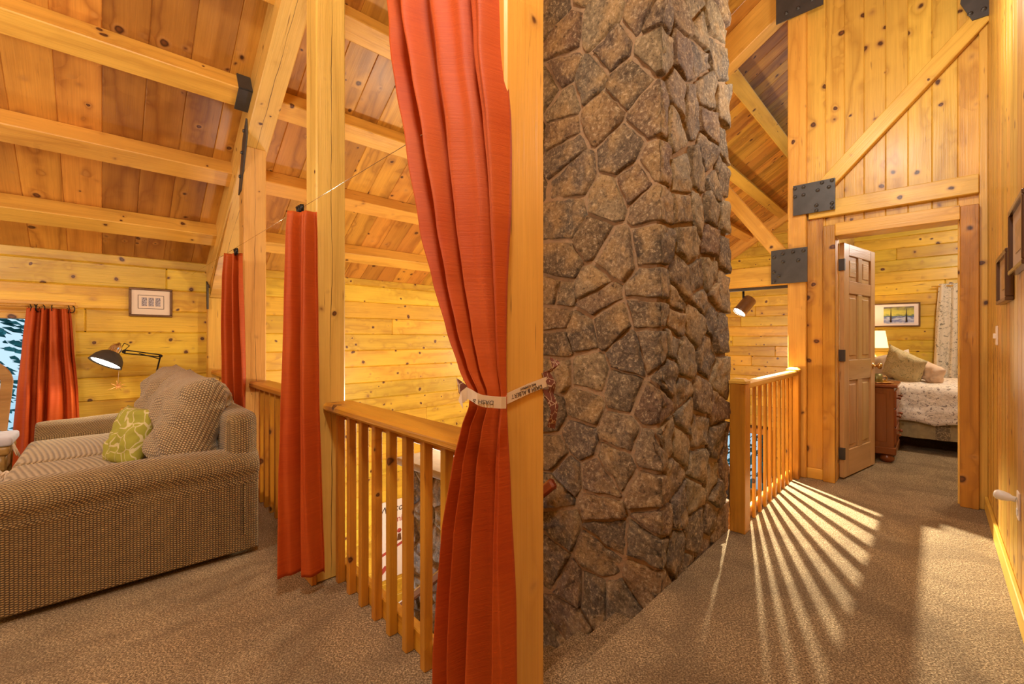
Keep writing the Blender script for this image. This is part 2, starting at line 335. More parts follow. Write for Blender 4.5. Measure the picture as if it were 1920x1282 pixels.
def lathe(name, prof, mat, world, parent=None, seg=24, smooth=True):
    vs_, fs = [], []
    for r, z in prof:
        for i in range(seg):
            t = 2*PI*i/seg; vs_.append((r*math.cos(t), r*math.sin(t), z))
    for j in range(len(prof)-1):
        for i in range(seg):
            k = (i+1) % seg; fs.append((j*seg+i, j*seg+k, (j+1)*seg+k, (j+1)*seg+i))
    me = bpy.data.meshes.new(name); me.from_pydata(vs_, [], fs)
    bm = bmesh.new(); bm.from_mesh(me); bmesh.ops.remove_doubles(bm, verts=bm.verts, dist=1e-5)
    bmesh.ops.recalc_face_normals(bm, faces=bm.faces); bm.to_mesh(me); bm.free(); me.materials.append(mat)
    if smooth: me.polygons.foreach_set('use_smooth', [True]*len(me.polygons))
    else:
        for p in me.polygons: p.use_smooth = len(p.vertices) == 4
    return link(bpy.data.objects.new(name, me), world, parent)
def rbox(name, F, a0, a1, b0, b1, z0, z1, r, mat, parent=None, seg=4, puff=0.0, rot=None):
    bm = bmesh.new(); bmesh.ops.create_cube(bm, size=1)
    d = Vector((a1-a0, b1-b0, z1-z0)); bmesh.ops.scale(bm, vec=d, verts=bm.verts)
    bmesh.ops.bevel(bm, geom=bm.edges[:], offset=r, segments=seg, profile=.6, affect='EDGES')
    if puff:
        bmesh.ops.subdivide_edges(bm, edges=[e for e in bm.edges if e.calc_length() > min(d)*.4], cuts=5, use_grid_fill=True)
        for v in bm.verts:
            x, y, z = v.co.x/d.x*2, v.co.y/d.y*2, v.co.z/d.z*2
            v.co.z += math.copysign(puff*(1-x*x)*(1-y*y), z) if abs(z) > .5 else 0
    me = bpy.data.meshes.new(name); bm.to_mesh(me); bm.free(); me.materials.append(mat)
    me.polygons.foreach_set('use_smooth', [True]*len(me.polygons))
    w = Matrix.Translation(F.p((a0+a1)/2, (b0+b1)/2, (z0+z1)/2)) @ F.m
    if rot is not None: w = w @ rot
    return link(bpy.data.objects.new(name, me), w, parent)
def pillow(name, w, h, t, mat, world, parent=None, n=18, pw=2.6, seed=0, crease=.012):
    """flat in local XY, thickness in Z"""
    vs_, fs = [], []
    for s in (1, -1):
        for j in range(n+1):
            for i in range(n+1):
                x = 2*i/n-1; y = 2*j/n-1
                k = max(0, (1-abs(x)**pw))**.5*max(0, (1-abs(y)**pw))**.5
                sx = 1-.10*(y*y)*(1-abs(x))*0-.07*(1-y*y)*abs(x)**3; sy = 1-.07*(1-x*x)*abs(y)**3
                z = s*t/2*k
                if k > .05: z += crease*noise.noise(Vector((x*3+seed, y*3, s*2.0+seed)))*2*k**.5
                vs_.append((x*w/2*sx, y*h/2*sy, z))
    m_ = (n+1)**2
    for s in (0, 1):
        for j in range(n):
            for i in range(n):
                a = s*m_+j*(n+1)+i; fs.append((a, a+1, a+n+2, a+n+1) if s == 0 else (a+n+1, a+n+2, a+1, a))
    me = bpy.data.meshes.new(name); me.from_pydata(vs_, [], fs)
    bm = bmesh.new(); bm.from_mesh(me); bmesh.ops.remove_doubles(bm, verts=bm.verts, dist=1e-4); bmesh.ops.recalc_face_normals(bm, faces=bm.faces)
    bm.to_mesh(me); bm.free(); me.materials.append(mat); me.polygons.foreach_set('use_smooth', [True]*len(me.polygons))
    return link(bpy.data.objects.new(name, me), world, parent)
def basis(F, pos, X, Y):
    X = X.normalized(); Z = X.cross(Y).normalized(); Y = Z.cross(X)
    w = Matrix(((X.x, Y.x, Z.x, 0), (X.y, Y.y, Z.y, 0), (X.z, Y.z, Z.z, 0), (0, 0, 0, 1))); w.translation = pos; return w
def curtain(name, rows, mat, parent, nfold, amp, nrm, seed=0, nx=90, nz=60, thick=.003, sharp=1.0):
    """rows: list of (z, Pleft, Pright, ampscale) top to bottom"""
    base = (rows[0][1]+rows[0][2])/2; base = Vector((base.x, base.y, 0)); rnd = random.Random(seed)
    ph = [rnd.uniform(0, 6.28) for _ in range(4)]
    vs_, fs = [], []
    for j in range(nz+1):
        t = j/nz; zt = rows[0][0]+(rows[-1][0]-rows[0][0])*t
        for k in range(len(rows)-1):
            if zt <= rows[k][0]+1e-9 and zt >= rows[k+1][0]-1e-9: break
        r0, r1 = rows[k], rows[k+1]; f = (r0[0]-zt)/max(1e-6, r0[0]-r1[0])
        fs_ = f*f*(3-2*f)*.35+f*.65
        A = r0[1].lerp(r1[1], fs_); B = r0[2].lerp(r1[2], fs_); am = r0[3]*(1-f)+r1[3]*f
        for i in range(nx+1):
            s = i/nx
            sw = s+.035*math.sin(2*PI*s*1.7+ph[0])+.012*math.sin(zt*4+s*9+ph[1])
            w1 = math.sin(2*PI*nfold*sw+ph[2]+.35*math.sin(zt*1.7+ph[3]))
            w1 = math.copysign(abs(w1)**sharp, w1)
            w2 = .35*math.sin(2*PI*nfold*2.3*sw+ph[1]+zt*.8)
            q = A.lerp(B, s); q = Vector((q.x, q.y, zt)) + nrm*(amp*am*(w1+w2)) + nrm*.004*noise.noise(Vector((s*9, zt*5, seed)))*am
            vs_.append(q-base)
    for j in range(nz):
        for i in range(nx):
            a = j*(nx+1)+i; fs.append((a, a+1, a+nx+2, a+nx+1))
    o = mesh_obj(name, vs_, fs, mat, Matrix.Translation(base), parent, smooth=True)
    md = o.modifiers.new('thickness', 'SOLIDIFY'); md.thickness = thick
    return o
def text_obj(name, s, size, mat, world, parent, ext=.0008, align='CENTER', shear=0.0):
    cu = bpy.data.curves.new(name, 'FONT'); cu.body = s; cu.size = size; cu.extrude = ext; cu.align_x = align; cu.align_y = 'CENTER'; cu.shear = shear
    tmp = bpy.data.objects.new('tmp', cu); COL.objects.link(tmp); dg = bpy.context.evaluated_depsgraph_get(); dg.update()
    me = bpy.data.meshes.new_from_object(tmp.evaluated_get(dg)); bpy.data.objects.remove(tmp); me.materials.clear(); me.materials.append(mat)
    return link(bpy.data.objects.new(name, me), world, parent)
def planks_h(F, wall, name, axis, const, x0, x1, z0, z1, h, phase, mat, thick=.04, seed=1, outward=-1, zlim=None, seglen=(1.6, 3.2), skip=None):
    """horizontal log courses on a wall. axis 'a': wall runs along a at b=const; axis 'b': runs along b at a=const"""
    rnd = random.Random(seed); k0 = math.floor((z0-phase)/h)
    z = phase+k0*h
    while z < z1:
        za, zb = max(z, z0), min(z+h, z1)
        if zb-za > .02:
            xs = x0; cuts = []
            while xs < x1-.01:
                xe = min(x1, xs+rnd.uniform(*seglen))
                if x1-xe < .5: xe = x1
                cuts.append((xs, xe)); xs = xe
            for (p, q) in cuts:
                if zlim:
                    lim = zlim((p+q)/2)
                    if za > lim: continue
                parts = [(p, q)]
                if skip:
                    for (sx0, sx1, sz0, sz1) in skip:
                        if zb > sz0+.02 and za < sz1-.02:
                            np_ = []
                            for (e, f) in parts:
                                if f <= sx0 or e >= sx1: np_.append((e, f)); continue
                                if e < sx0: np_.append((e, sx0))
                                if f > sx1: np_.append((sx1, f))
                            parts = np_
                for (e, f) in parts:
                    if f-e < .03: continue
                    jit = rnd.uniform(0, .003)
                    c0, c1 = (const-thick-jit, const) if outward < 0 else (const, const+thick+jit)
                    if axis == 'a': box(name, F, e, f, c0, c1, za, zb, mat, wall, .009, 0)
                    else: box(name, F, c0, c1, e, f, za, zb, mat, wall, .009, 1)
        z += h
# ================================================================== SETTING
def poly_floor(name, pts, z0, z1, mat, label=None):
    n = len(pts); vs_ = [(p.x, p.y, z1) for p in pts]+[(p.x, p.y, z0) for p in pts]
    fs = [tuple(range(n)), tuple(range(2*n-1, n-1, -1))]+[(i, (i+1) % n, n+(i+1) % n, n+i) for i in range(n)]
    o = mesh_obj(name, vs_, fs, mat); o['kind'] = 'structure'
    if label: o['label'] = label
    return o
def isect(F1, c1, ax1, F2, c2, ax2):
    """lines: F1 coordinate ax1 == c1 and F2 coordinate ax2 == c2"""
    n1 = F1.u if ax1 == 'a' else F1.v; n2 = F2.u if ax2 == 'a' else F2.v
    det = n1.x*n2.y-n1.y*n2.x
    return Vector(((c1*n2.y-c2*n1.y)/det, (n1.x*c2-n2.x*c1)/det, 0))
RW = -.27; EDGE_A = .93; EDGE_B = .94; EAVE = 5.4; LOW = -2.65; DW = 4.6; GB = 10.1
Q = isect(L, EDGE_A, 'a', R, EDGE_B, 'b')
floor_pts = [Q, L.p(EDGE_A, EAVE), L.p(-3, EAVE), isect(L, -3, 'a', R, RW, 'b'), R.p(DW+.02, RW), R.p(DW+.02, EDGE_B)]
fl = poly_floor('floor', floor_pts, -.25, 0, M['carpet'], 'brown speckled loft carpet')
bf = poly_floor('floor_bedroom', [R.p(DW+.02, -2.3), R.p(8.45, -2.3), R.p(8.45, EDGE_B), R.p(DW+.02, EDGE_B)], -.25, -.001, M['carpet'], 'carpet of the bedroom')
lf = poly_floor('floor_lower', [R.p(.5, -1), R.p(GB+.1, -1), R.p(GB+.1, 8.2), R.p(-2, 8.2)], LOW-.1, LOW, M['rail'], 'floor of the room below')
# fascia boards of the void edge
tr = tag(bpy.data.objects.new('trim_1', None), None, None, None, 'structure'); link(tr, L.m)
box('fascia_board', L, EDGE_A, EDGE_A+.02, 1.0, EAVE, -.27, .005, M['rail'], tr)
box('fascia_board', R, 3.02, DW, EDGE_B, EDGE_B+.02, -.27, .003, M['rail'], tr)
# ---- eave wall (left wall) with window
wl = tag(bpy.data.objects.new('wall_left', None), None, None, None, 'structure'); link(wl, L.m)
WIN = (-2.6, -.30, .12, 1.42)        # window opening a0,a1,z0,z1
planks_h(L, wl, 'log', 'a', EAVE, -3, 6.4, LOW, 1.97, .205, .65, M['wall'], .05, 3, 1, skip=[WIN])
for (a0, a1, z0, z1) in ((-3, WIN[0], LOW, 2.1), (WIN[1], 6.4, LOW, 2.1), (WIN[0], WIN[1], LOW, WIN[2]), (WIN[0], WIN[1], WIN[3], 2.1)):
    box('backing', L, a0, a1, EAVE+.048, EAVE+.13, z0, z1, M['backing'], wl, 0)
w1 = empty('window_1', L, WIN[0], EAVE, WIN[2], None, None, None, 'structure')
box('window_frame', L, WIN[0], WIN[0]+.06, EAVE-.02, EAVE+.12, WIN[2], WIN[3], M['beam'], w1)
box('window_frame', L, WIN[1]-.05, WIN[1], EAVE-.02, EAVE+.12, WIN[2], WIN[3], M['beam'], w1)
box('window_frame', L, WIN[0]+.06, WIN[1]-.05, EAVE-.02, EAVE+.12, WIN[3]-.05, WIN[3], M['beam'], w1)
box('window_sill', L, WIN[0]+.06, WIN[1]-.05, EAVE-.05, EAVE+.12, WIN[2], WIN[2]+.05, M['beam'], w1)
box('window_frame', L, -1.48, -1.42, EAVE, EAVE+.1, WIN[2]+.05, WIN[3]-.05, M['beam'], w1)
box('pane', L, WIN[0]+.06, -1.48, EAVE+.05, EAVE+.055, WIN[2]+.05, WIN[3]-.05, M['glass'], w1, 0)
box('pane', L, -1.42, WIN[1]-.05, EAVE+.05, EAVE+.055, WIN[2]+.05, WIN[3]-.05, M['glass'], w1, 0)
box('casing', L, WIN[0]-.1, WIN[1]+.13, EAVE-.022, EAVE-.001, WIN[3], WIN[3]+.1, M['beam'], w1)
box('casing', L, WIN[1], WIN[1]+.13, EAVE-.022, EAVE-.001, WIN[2]-.02, WIN[3], M['beam'], w1)
# ---- gable wall
wg = tag(bpy.data.objects.new('wall_gable', None), None, None, None, 'structure'); link(wg, R.m)
GW = (2.45, 3.3, -1.95, -.72); GW2 = (3.5, 4.4, -1.95, -.72); GW3 = (2.62, 3.25, -.42, .22)
planks_h(R, wg, 'log', 'b', GB, 1.0, 7.6, LOW, 4.3, .205, .65, M['wall'], .05, 5, 1, zlim=lambda b: 5.3-.63*b, seglen=(1.2, 2.6), skip=[GW, GW2])
def back_rects(skip, x0, x1, z0, z1):
    skip = sorted(skip); out = []; x = x0
    for s in skip:
        out.append((x, s[0], z0, z1)); out.append((s[0], s[1], z0, s[2])); out.append((s[0], s[1], s[3], z1)); x = s[1]
    out.append((x, x1, z0, z1)); return out
for r_ in back_rects([GW, GW2], .9, 7.8, LOW, 4.6):
    box('backing', R, GB+.048, GB+.12, r_[0], r_[1], r_[2], r_[3], M['backing'], wg, 0)
for i, g in enumerate((GW, GW2)):
    w2 = empty('window_%d' % (i+2), R, GB, g[0], g[2], None, None, None, 'structure')
    for (b0, b1, z0, z1) in ((g[0]-.08, g[0]+.03, g[2]-.08, g[3]+.08), (g[1]-.03, g[1]+.08, g[2]-.08, g[3]+.08), (g[0]+.03, g[1]-.03, g[2]-.08, g[2]+.03), (g[0]+.03, g[1]-.03, g[3]-.03, g[3]+.08), ((g[0]+g[1])/2-.025, (g[0]+g[1])/2+.025, g[2]+.03, g[3]-.03)):
        box('window_frame', R, GB-.03, GB+.08, b0, b1, z0, z1, M['rail'], w2)
    mid = (g[0]+g[1])/2
    box('pane', R, GB+.03, GB+.035, g[0]+.03, mid-.025, g[2]+.03, g[3]-.03, M['glass'], w2, 0)
    box('pane', R, GB+.03, GB+.035, mid+.025, g[1]-.03, g[2]+.03, g[3]-.03, M['glass'], w2, 0)
# ---- right corridor wall: upright boards
wr = tag(bpy.data.objects.new('wall_right', None), None, None, None, 'structure'); link(wr, R.m)
a = -2.9; k = 0
while a < DW-.01:
    e = min(a+.135, DW); box('board', R, a, e, RW-.02, RW, 0, 5.3, M['panelr'], wr, .005, 2); a = e; k += 1
box('backing', R, -2.9, DW, RW-.1, RW-.018, -.1, 5.4, M['backing'], wr, 0)
bb = box('baseboard_right', R, -2.9, DW-.065, RW, RW+.018, 0, .10, M['beam'], None, .004); bb['kind'] = 'structure'
# ---- door wall
wd = tag(bpy.data.objects.new('wall_door', None), None, None, None, 'structure'); link(wd, R.m)
OP = (-.13, .60, 2.06)
bds = [RW-.0, -.12, .016, .15, .2826, .4165, .546, .675, .81]
for i in range(len(bds)-1):
    z0 = 0
    b0, b1 = bds[i], bds[i+1]
    if b0 < OP[0]+.01 and b1 > OP[0]: z0 = OP[2]
    if b0 >= OP[0]-.02 and b1 <= OP[1]+.08: z0 = OP[2]
    if b1 <= -.11: z0 = 0
    if z0: box('board', R, DW-.002-.02, DW-.002, b0, b1, OP[2]+.02, 5.3, M['panel'], wd, .005, 2)
    else: box('board', R, DW-.022, DW-.002, b0, b1 if b1 > OP[0] else b1, 0, 5.3, M['panel'], wd, .005, 2)
box('backing', R, DW, DW+.08, RW-.02, OP[0]-.02, 0, 5.4, M['backing'], wd, 0)
box('backing', R, DW, DW+.08, OP[1]+.02, EDGE_B, 0, 5.2, M['backing'], wd, 0)
box('backing', R, DW, DW+.08, OP[0]-.02, OP[1]+.02, OP[2]+.02, 5.3, M['backing'], wd, 0)
box('post', R, DW-.075, DW+.085, .805, .945, 0, 5.2, M['beam'], wd, .006)
box('post', R, DW-.05, DW+.0, RW, RW+.045, 0, 5.3, M['beam'], wd, .004)
box('tie_beam', R, DW-.07, DW-.022, RW+.045, .79, 2.235, 2.37, M['beam'], wd, .005)
pA, pB = R.p(DW-.055, .70, 2.47), R.p(DW-.055, -.245, 3.475)
bar('diagonal_brace', pA, pB, .06, .115, M['beam'], wd, R.u, .005)
box('panel_board', R, DW-.04, DW-.022, .69, .805, .09, 2.235, M['trim'], wd, .004, 2)
box('base_block', R, DW-.05, DW-.022, .69, .805, 0, .09, M['beam'], wd, .004)
# casing (stands proud)
d1 = empty('door_1', R, DW, OP[1], 0, None, None, None, 'structure')
CP = DW-.085
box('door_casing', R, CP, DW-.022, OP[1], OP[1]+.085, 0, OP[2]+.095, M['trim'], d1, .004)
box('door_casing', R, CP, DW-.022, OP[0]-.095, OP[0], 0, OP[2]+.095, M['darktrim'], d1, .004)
box('door_casing', R, CP-.002, DW-.022, OP[0]-.0, OP[1]+.0, OP[2], OP[2]+.105, M['beam'], d1, .004)
box('door_jamb', R, DW-.022, DW+.12, OP[1]-.0, OP[1]+.02, 0, OP[2], M['beam'], d1, .002)
box('door_jamb', R, DW-.022, DW+.12, OP[0]-.02, OP[0], 0, OP[2], M['beam'], d1, .002)
box('door_jamb', R, DW-.022, DW+.12, OP[0], OP[1], OP[2], OP[2]+.02, M['beam'], d1, .002)
# six panel door leaf, opened into the bedroom
def door_leaf():
    hp = R.p(DW+.105, OP[1]-.02, 0); end = R.p(DW+.88, .425, 0); X = (end-hp).normalized(); Y = UP; 
    nrm = X.cross(UP).normalized()
    w, hgt, t = .76, 2.03, .035
    o = bpy.data.objects.new('door_leaf', None); wm = basis(R, hp, X, UP); link(o, wm, d1)
    def P(x, z): return hp+X*x+UP*z
    def b_(nm, x0, x1, z0, z1, th, off=0, mat='door', ax=None, par=o, ch=.004):
        if (x1-x0) > (z1-z0): return bar(nm, P(x0, (z0+z1)/2)+nrm*off, P(x1, (z0+z1)/2)+nrm*off, z1-z0, th, M[mat], par, UP, ch)
        return bar(nm, P((x0+x1)/2, z0)+nrm*off, P((x0+x1)/2, z1)+nrm*off, x1-x0, th, M[mat], par, X, ch)
    for x0, x1 in ((0, .115), (w-.115, w)): b_('stile', x0, x1, .012, hgt, t)
    zr = [(.012, .24), (.84, 1.02), (1.60, 1.71), (1.93, hgt)]
    for z0, z1 in zr: b_('door_rail', .115, w-.115, z0, z1, t)
    for (z0, z1) in ((.24, .84), (1.02, 1.60), (1.71, 1.93)):
        b_('mullion', w/2-.05, w/2+.05, z0, z1, t)
        for x0, x1 in ((.115, w/2-.05), (w/2+.05, w-.115)):
            p = b_('panel', x0+.001, x1-.001, z0+.001, z1-.001, .010, 0)
            b_('raised_field', x0+.032, x1-.032, z0+.035, z1-.035, .024, 0, ch=.007)
    for z in (.22, 1.06, 1.84):
        h_ = b_('hinge', -.012, .012, z-.05, z+.05, .05, 0, 'steel', ch=.001)
    for s in (1, -1):
        q = basis(R, P(w-.06, .95)+nrm*s*(t/2), X, nrm.cross(X)*1.0)
        z_ = nrm*s; qq = z_.to_track_quat('Z', 'Y').to_matrix().to_4x4(); qq.translation = P(w-.06, .95)+nrm*s*(t/2-.002)
        lathe('door_knob', [(0, 0), (.03, 0), (.03, .006), (.012, .01), (.011, .035), (.026, .045), (.03, .058), (.024, .07), (0, .074)], M['brass'], qq, o, 20)
door_leaf()
# ---- bedroom shell
BW = 8.4
wbk = tag(bpy.data.objects.new('wall_bedroom_back', None), None, None, None, 'structure'); link(wbk, R.m)
planks_h(R, wbk, 'log', 'b', BW, -2.2, .92, 0, 2.9, .165, .03, M['wall'], .05, 11, 1, seglen=(1.1, 2.2))
box('backing', R, BW+.048, BW+.12, -2.3, EDGE_B, 0, 3, M['backing'], wbk, 0)
for nm, args in (('wall_bedroom_left', (DW+.08, BW, EDGE_B-.06, EDGE_B)), ('wall_bedroom_right', (DW+.08, BW, -2.3, -2.22))):
    o = box(nm, R, *args, 0, 2.95, M['plainwood'], None, 0); o['kind'] = 'structure'
o = box('wall_bedroom_front', R, DW+.0, DW+.06, -2.3, RW-.1, 0, 2.95, M['plainwood'], None, 0); o['kind'] = 'structure'
o = box('ceiling_bedroom', R, DW+.08, BW+.1, -2.3, EDGE_B, 2.9, 2.96, M['plainwood'], None, 0); o['kind'] = 'structure'
# ---- unseen closing walls
def slab_wall(name, p, q, z0, z1, t=.06):
    o = bar(name, Vector((p.x, p.y, (z0+z1)/2)), Vector((q.x, q.y, (z0+z1)/2)), z1-z0, t, M['plainwood'], None, UP, 0); o['kind'] = 'structure'; return o
slab_wall('wall_behind', L.p(-3.03, EAVE+.1), isect(L, -3.03, 'a', R, RW, 'b'), 0, 5.5)
slab_wall('wall_lower_near', L.p(.6, EAVE), R.p(1.0, -1), LOW, -.25)
slab_wall('wall_lower_right', R.p(.9, -.95), R.p(GB, -.95), LOW, -.25)
slab_wall('wall_corner', R.p(8.5, .85), R.p(GB+.1, .85), LOW, 5.2)
slab_wall('wall_corner_left', L.p(6.35, EAVE+.05), R.p(GB+.1, 7.6), LOW, 2.6)
# ---- ceiling: left section
T1 = .60; K1 = 1.97+.60*EAVE          # z = K1 - T1*b
T2 = .63; K2 = 5.15                   # z = K2 - T2*b (right section)
ce = tag(bpy.data.objects.new('ceiling', None), None, None, None, 'structure'); link(ce, L.m)
RID = -.6
def rz(b): return K1-T1*b
sl = Vector((0, 0, 0))
BWD = .2175
def slope_bar(F, K, T, a0, a1, b0, b1, n0, n1, mat, name, par, ch=.005, axis_b=True):
    """board following the slope from b0 to b1, a0..a1 wide, between depths n0,n1 below the roof plane"""
    th = math.atan(T); nv = (F.v*math.sin(th)+UP*math.cos(th))  # upward normal
    am = (a0+a1)/2; nm_ = (n0+n1)/2
    P = F.p(am, b0, K-T*b0)-nv*nm_; Q_ = F.p(am, b1, K-T*b1)-nv*nm_
    if axis_b: return bar(name, P, Q_, a1-a0, n1-n0, mat, par, F.u, ch)
    bm_ = (b0+b1)/2; P = F.p(a0, bm_, K-T*bm_)-nv*nm_; Q_ = F.p(a1, bm_, K-T*bm_)-nv*nm_
    return bar(name, P, Q_, (b1-b0)/math.cos(th), n1-n0, mat, par, (F.v*math.cos(th)-UP*math.sin(th)), ch)
i = -14
while i*BWD < 6.2:
    a0 = i*BWD; am = a0+BWD/2
    # stop where the line of sight split (behind the chimney) begins
    bmin = max(RID, (am*.98-0)/1.0-1.2) if am > 1.2 else RID
    if bmin < EAVE-.3: slope_bar(L, K1, T1, a0, a0+BWD, bmin, EAVE+.1, -.02, 0, M['ceil'], 'ceiling_board', ce)
    i += 1
for n_, bc in enumerate((4.955, 4.305, 3.65, 2.995, 2.345, 1.70, 1.05, .40)):
    a1 = 6.3 if bc > 4 else min(6.3, bc+2.2)
    b1 = bc-.065+.0; far = bc-.07*0
    # far bottom edge at b = bc
    slope_bar(L, K1, T1, -2.99, a1, bc+.072-.131, bc+.072, 0, .14, M['beam'], 'purlin', ce, .006, axis_b=False)
# principal rafter over the post line, tapering curved end
slope_bar(L, K1, T1, .775, .935, RID, EAVE+.05, .0, .27, M['post'], 'rafter', ce, .006)
slope_bar(L, K1, T1, -3.0, -2.86, RID, EAVE, .0, .27, M['beam'], 'rafter', ce, .006)
# deck above and opposite slope
def deck(name, F, K, T, a0, a1, b0, b1, dz=.05):
    vs_ = [F.p(a0, b0, K-T*b0+dz), F.p(a1, b0, K-T*b0+dz), F.p(a1, b1, K-T*b1+dz), F.p(a0, b1, K-T*b1+dz)]
    vs_ += [v+UP*.05 for v in vs_]
    o = mesh_obj(name, vs_, [(0, 1, 2, 3), (7, 6, 5, 4), (0, 4, 5, 1), (1, 5, 6, 2), (2, 6, 7, 3), (3, 7, 4, 0)], M['ceil'], Matrix(), ce)
deck('roof_deck', L, K1, T1, -3.2, 7.2, RID-.2, EAVE+.3, .42)
deck('roof_deck', L, K1+2*T1*-.6*-1*-1, -T1, -3.2, 7.2, -4.5, RID)   # other slope
# right section
cr = tag(bpy.data.objects.new('ceiling_gable', None), None, None, None, 'structure'); link(cr, R.m)
a0 = 2.0
while a0 < GB:
    bmax = min(7.0, (a0-.4)*.62+.0)
    slope_bar(R, K2, T2, a0, a0+.19, -.27, bmax+.3, -.02, 0, M['ceil'], 'ceiling_board', cr); a0 += .19
for bc in (.38, 1.0, 1.63, 2.23, 2.83, 3.43):
    st = max(4.7, bc*1.75+.5)
    slope_bar(R, K2, T2, st, GB, bc-.06, bc+.07, 0, .14, M['beam'], 'purlin', cr, .006, axis_b=False)
slope_bar(R, K2, T2, 4.64, 4.80, -.25, 2.6, 0, .27, M['beam'], 'rafter', cr, .006)
slope_bar(R, K2, T2, GB-.1, GB-.0, .9, 6.0, 0, .24, M['beam'], 'rafter', cr, .006)
bar('strut', R.p(DW-.03, .93, 1.86), R.p(DW-.03, 2.28, 3.76), .10, .115, M['beam'], cr, R.u, .006)
deck('roof_deck', R, K2, T2, 2.2, GB+.3, -.4, 2.4, .05)
deck('roof_deck', R, K2, T2, 4.6, GB+.3, 2.4, 5.4, .05)
# truss tie beam out over the void
o = box('trim_2', R, DW-.06, DW+.06, .945, 1.98, 1.69, 1.87, M['beam'], None, .006); o['kind'] = 'structure'
# ================================================================== CHIMNEY
ch = empty('stone_chimney', R, 2.5, 1.5, LOW, 'tall fieldstone chimney rising past the stair beside the corridor', 'chimney')
CA, CB = 2.035, .965    # core faces
box('mortar_core', R, CA, 2.98, CB, 2.02, LOW, 4.75, M['mortar'], ch, .01)
box('mortar_core', R, CA-.02, 3.1, 2.0, 3.10, LOW, .19, M['mortar'], ch, .01)
def px_left(x, y, ca=CA-.03):
    r = (x-CX)/FPX; Y = ca/(R.u.x*r+R.u.y); return -(Y*(R.v.x*r+R.v.y)-CB), H-(y-HOR)/FPX*Y
def px_right(x, y, cb=CB-.03):
    r = (x-CX)/FPX; Y = cb/(R.v.x*r+R.v.y); return Y*(R.u.x*r+R.u.y)-CA, H-(y-HOR)/FPX*Y
cropA_l = [(75,40),(125,150),(280,80),(335,210),(475,45),(235,340),(385,340),(120,440),(110,310),(280,480),(110,570),(120,650),(160,760),(380,650),(430,765),(310,850),(140,930),(240,1020),(340,1090),(120,1130),(250,1230),(90,1260),(60,370)]
cropA_c = [(540,160),(550,30),(540,470),(545,680),(540,870),(550,1030),(545,1240)]
cropA_r = [(650,60),(720,130),(690,20),(655,220),(725,240),(790,100),(800,220),(640,420),(755,390),(765,530),(625,550),(690,470),(830,600),(830,470),(660,750),(725,740),(760,660),(790,800),(820,770),(670,900),(680,1020),(720,900),(780,900),(780,1030),(830,930),(830,1080),(640,1230),(710,1220),(780,1180),(820,1240)]
cropB_l = [(75,20),(200,30),(65,95),(150,145),(235,120),(70,180),(310,215),(70,270),(170,275),(290,335),(155,380),(280,475),(140,490),(60,540),(100,600),(260,570),(200,620),(65,665),(205,725),(90,770),(220,785),(60,900),(195,860),(110,960),(190,1000),(270,1040),(100,1090),(60,1160)]
cropB_c = [(395,65),(400,385),(395,530),(380,670),(385,850),(380,965),(410,200)]
cropB_r = [(475,30),(540,30),(600,20),(470,110),(530,100),(590,90),(460,180),(500,230),(575,230),(610,140),(450,280),(490,340),(560,360),(610,300),(440,500),(485,500),(550,460),(600,380),(500,420),(460,620),(545,580),(600,500),(590,620),(430,760),(465,850),(530,680),(480,720),(530,780),(590,740),(600,680),(610,790)]
sA = .43668; sB = .5789
seeds = []
for c_, f_ in ((cropA_l, px_left), (cropA_c, px_left), (cropA_r, px_right)):
    for x, y in c_:
        s_, z_ = f_(1000+x*sA, y*sA)
        if c_ is cropA_c: s_ = -.02
        seeds.append((s_, z_))
for c_, f_ in ((cropB_l, px_left), (cropB_c, px_left), (cropB_r, px_right)):
    for x, y in c_:
        s_, z_ = f_(1000+x*sB, 540+y*sB)
        if c_ is cropB_c: s_ = -.03
        seeds.append((s_, z_))
def fill_seeds(seeds, s0, s1, z0, z1, rmin, rnd, ok=lambda s, z: True):
    tries = 0
    while tries < 6000:
        tries += 1; s_, z_ = rnd.uniform(s0, s1), rnd.uniform(z0, z1)
        if not ok(s_, z_): continue
        if all((s_-p)**2+(z_-q)**2 > rmin*rmin for p, q in seeds): seeds.append((s_, z_))
def clip(poly, nx, nz, d):
    out = []
    for i in range(len(poly)):
        p, q = poly[i], poly[(i+1) % len(poly)]
        dp, dq = p[0]*nx+p[1]*nz-d, q[0]*nx+q[1]*nz-d
        if dp <= 0: out.append(p)
        if dp*dq < 0:
            t = dp/(dp-dq); out.append((p[0]+(q[0]-p[0])*t, p[1]+(q[1]-p[1])*t))
    return out
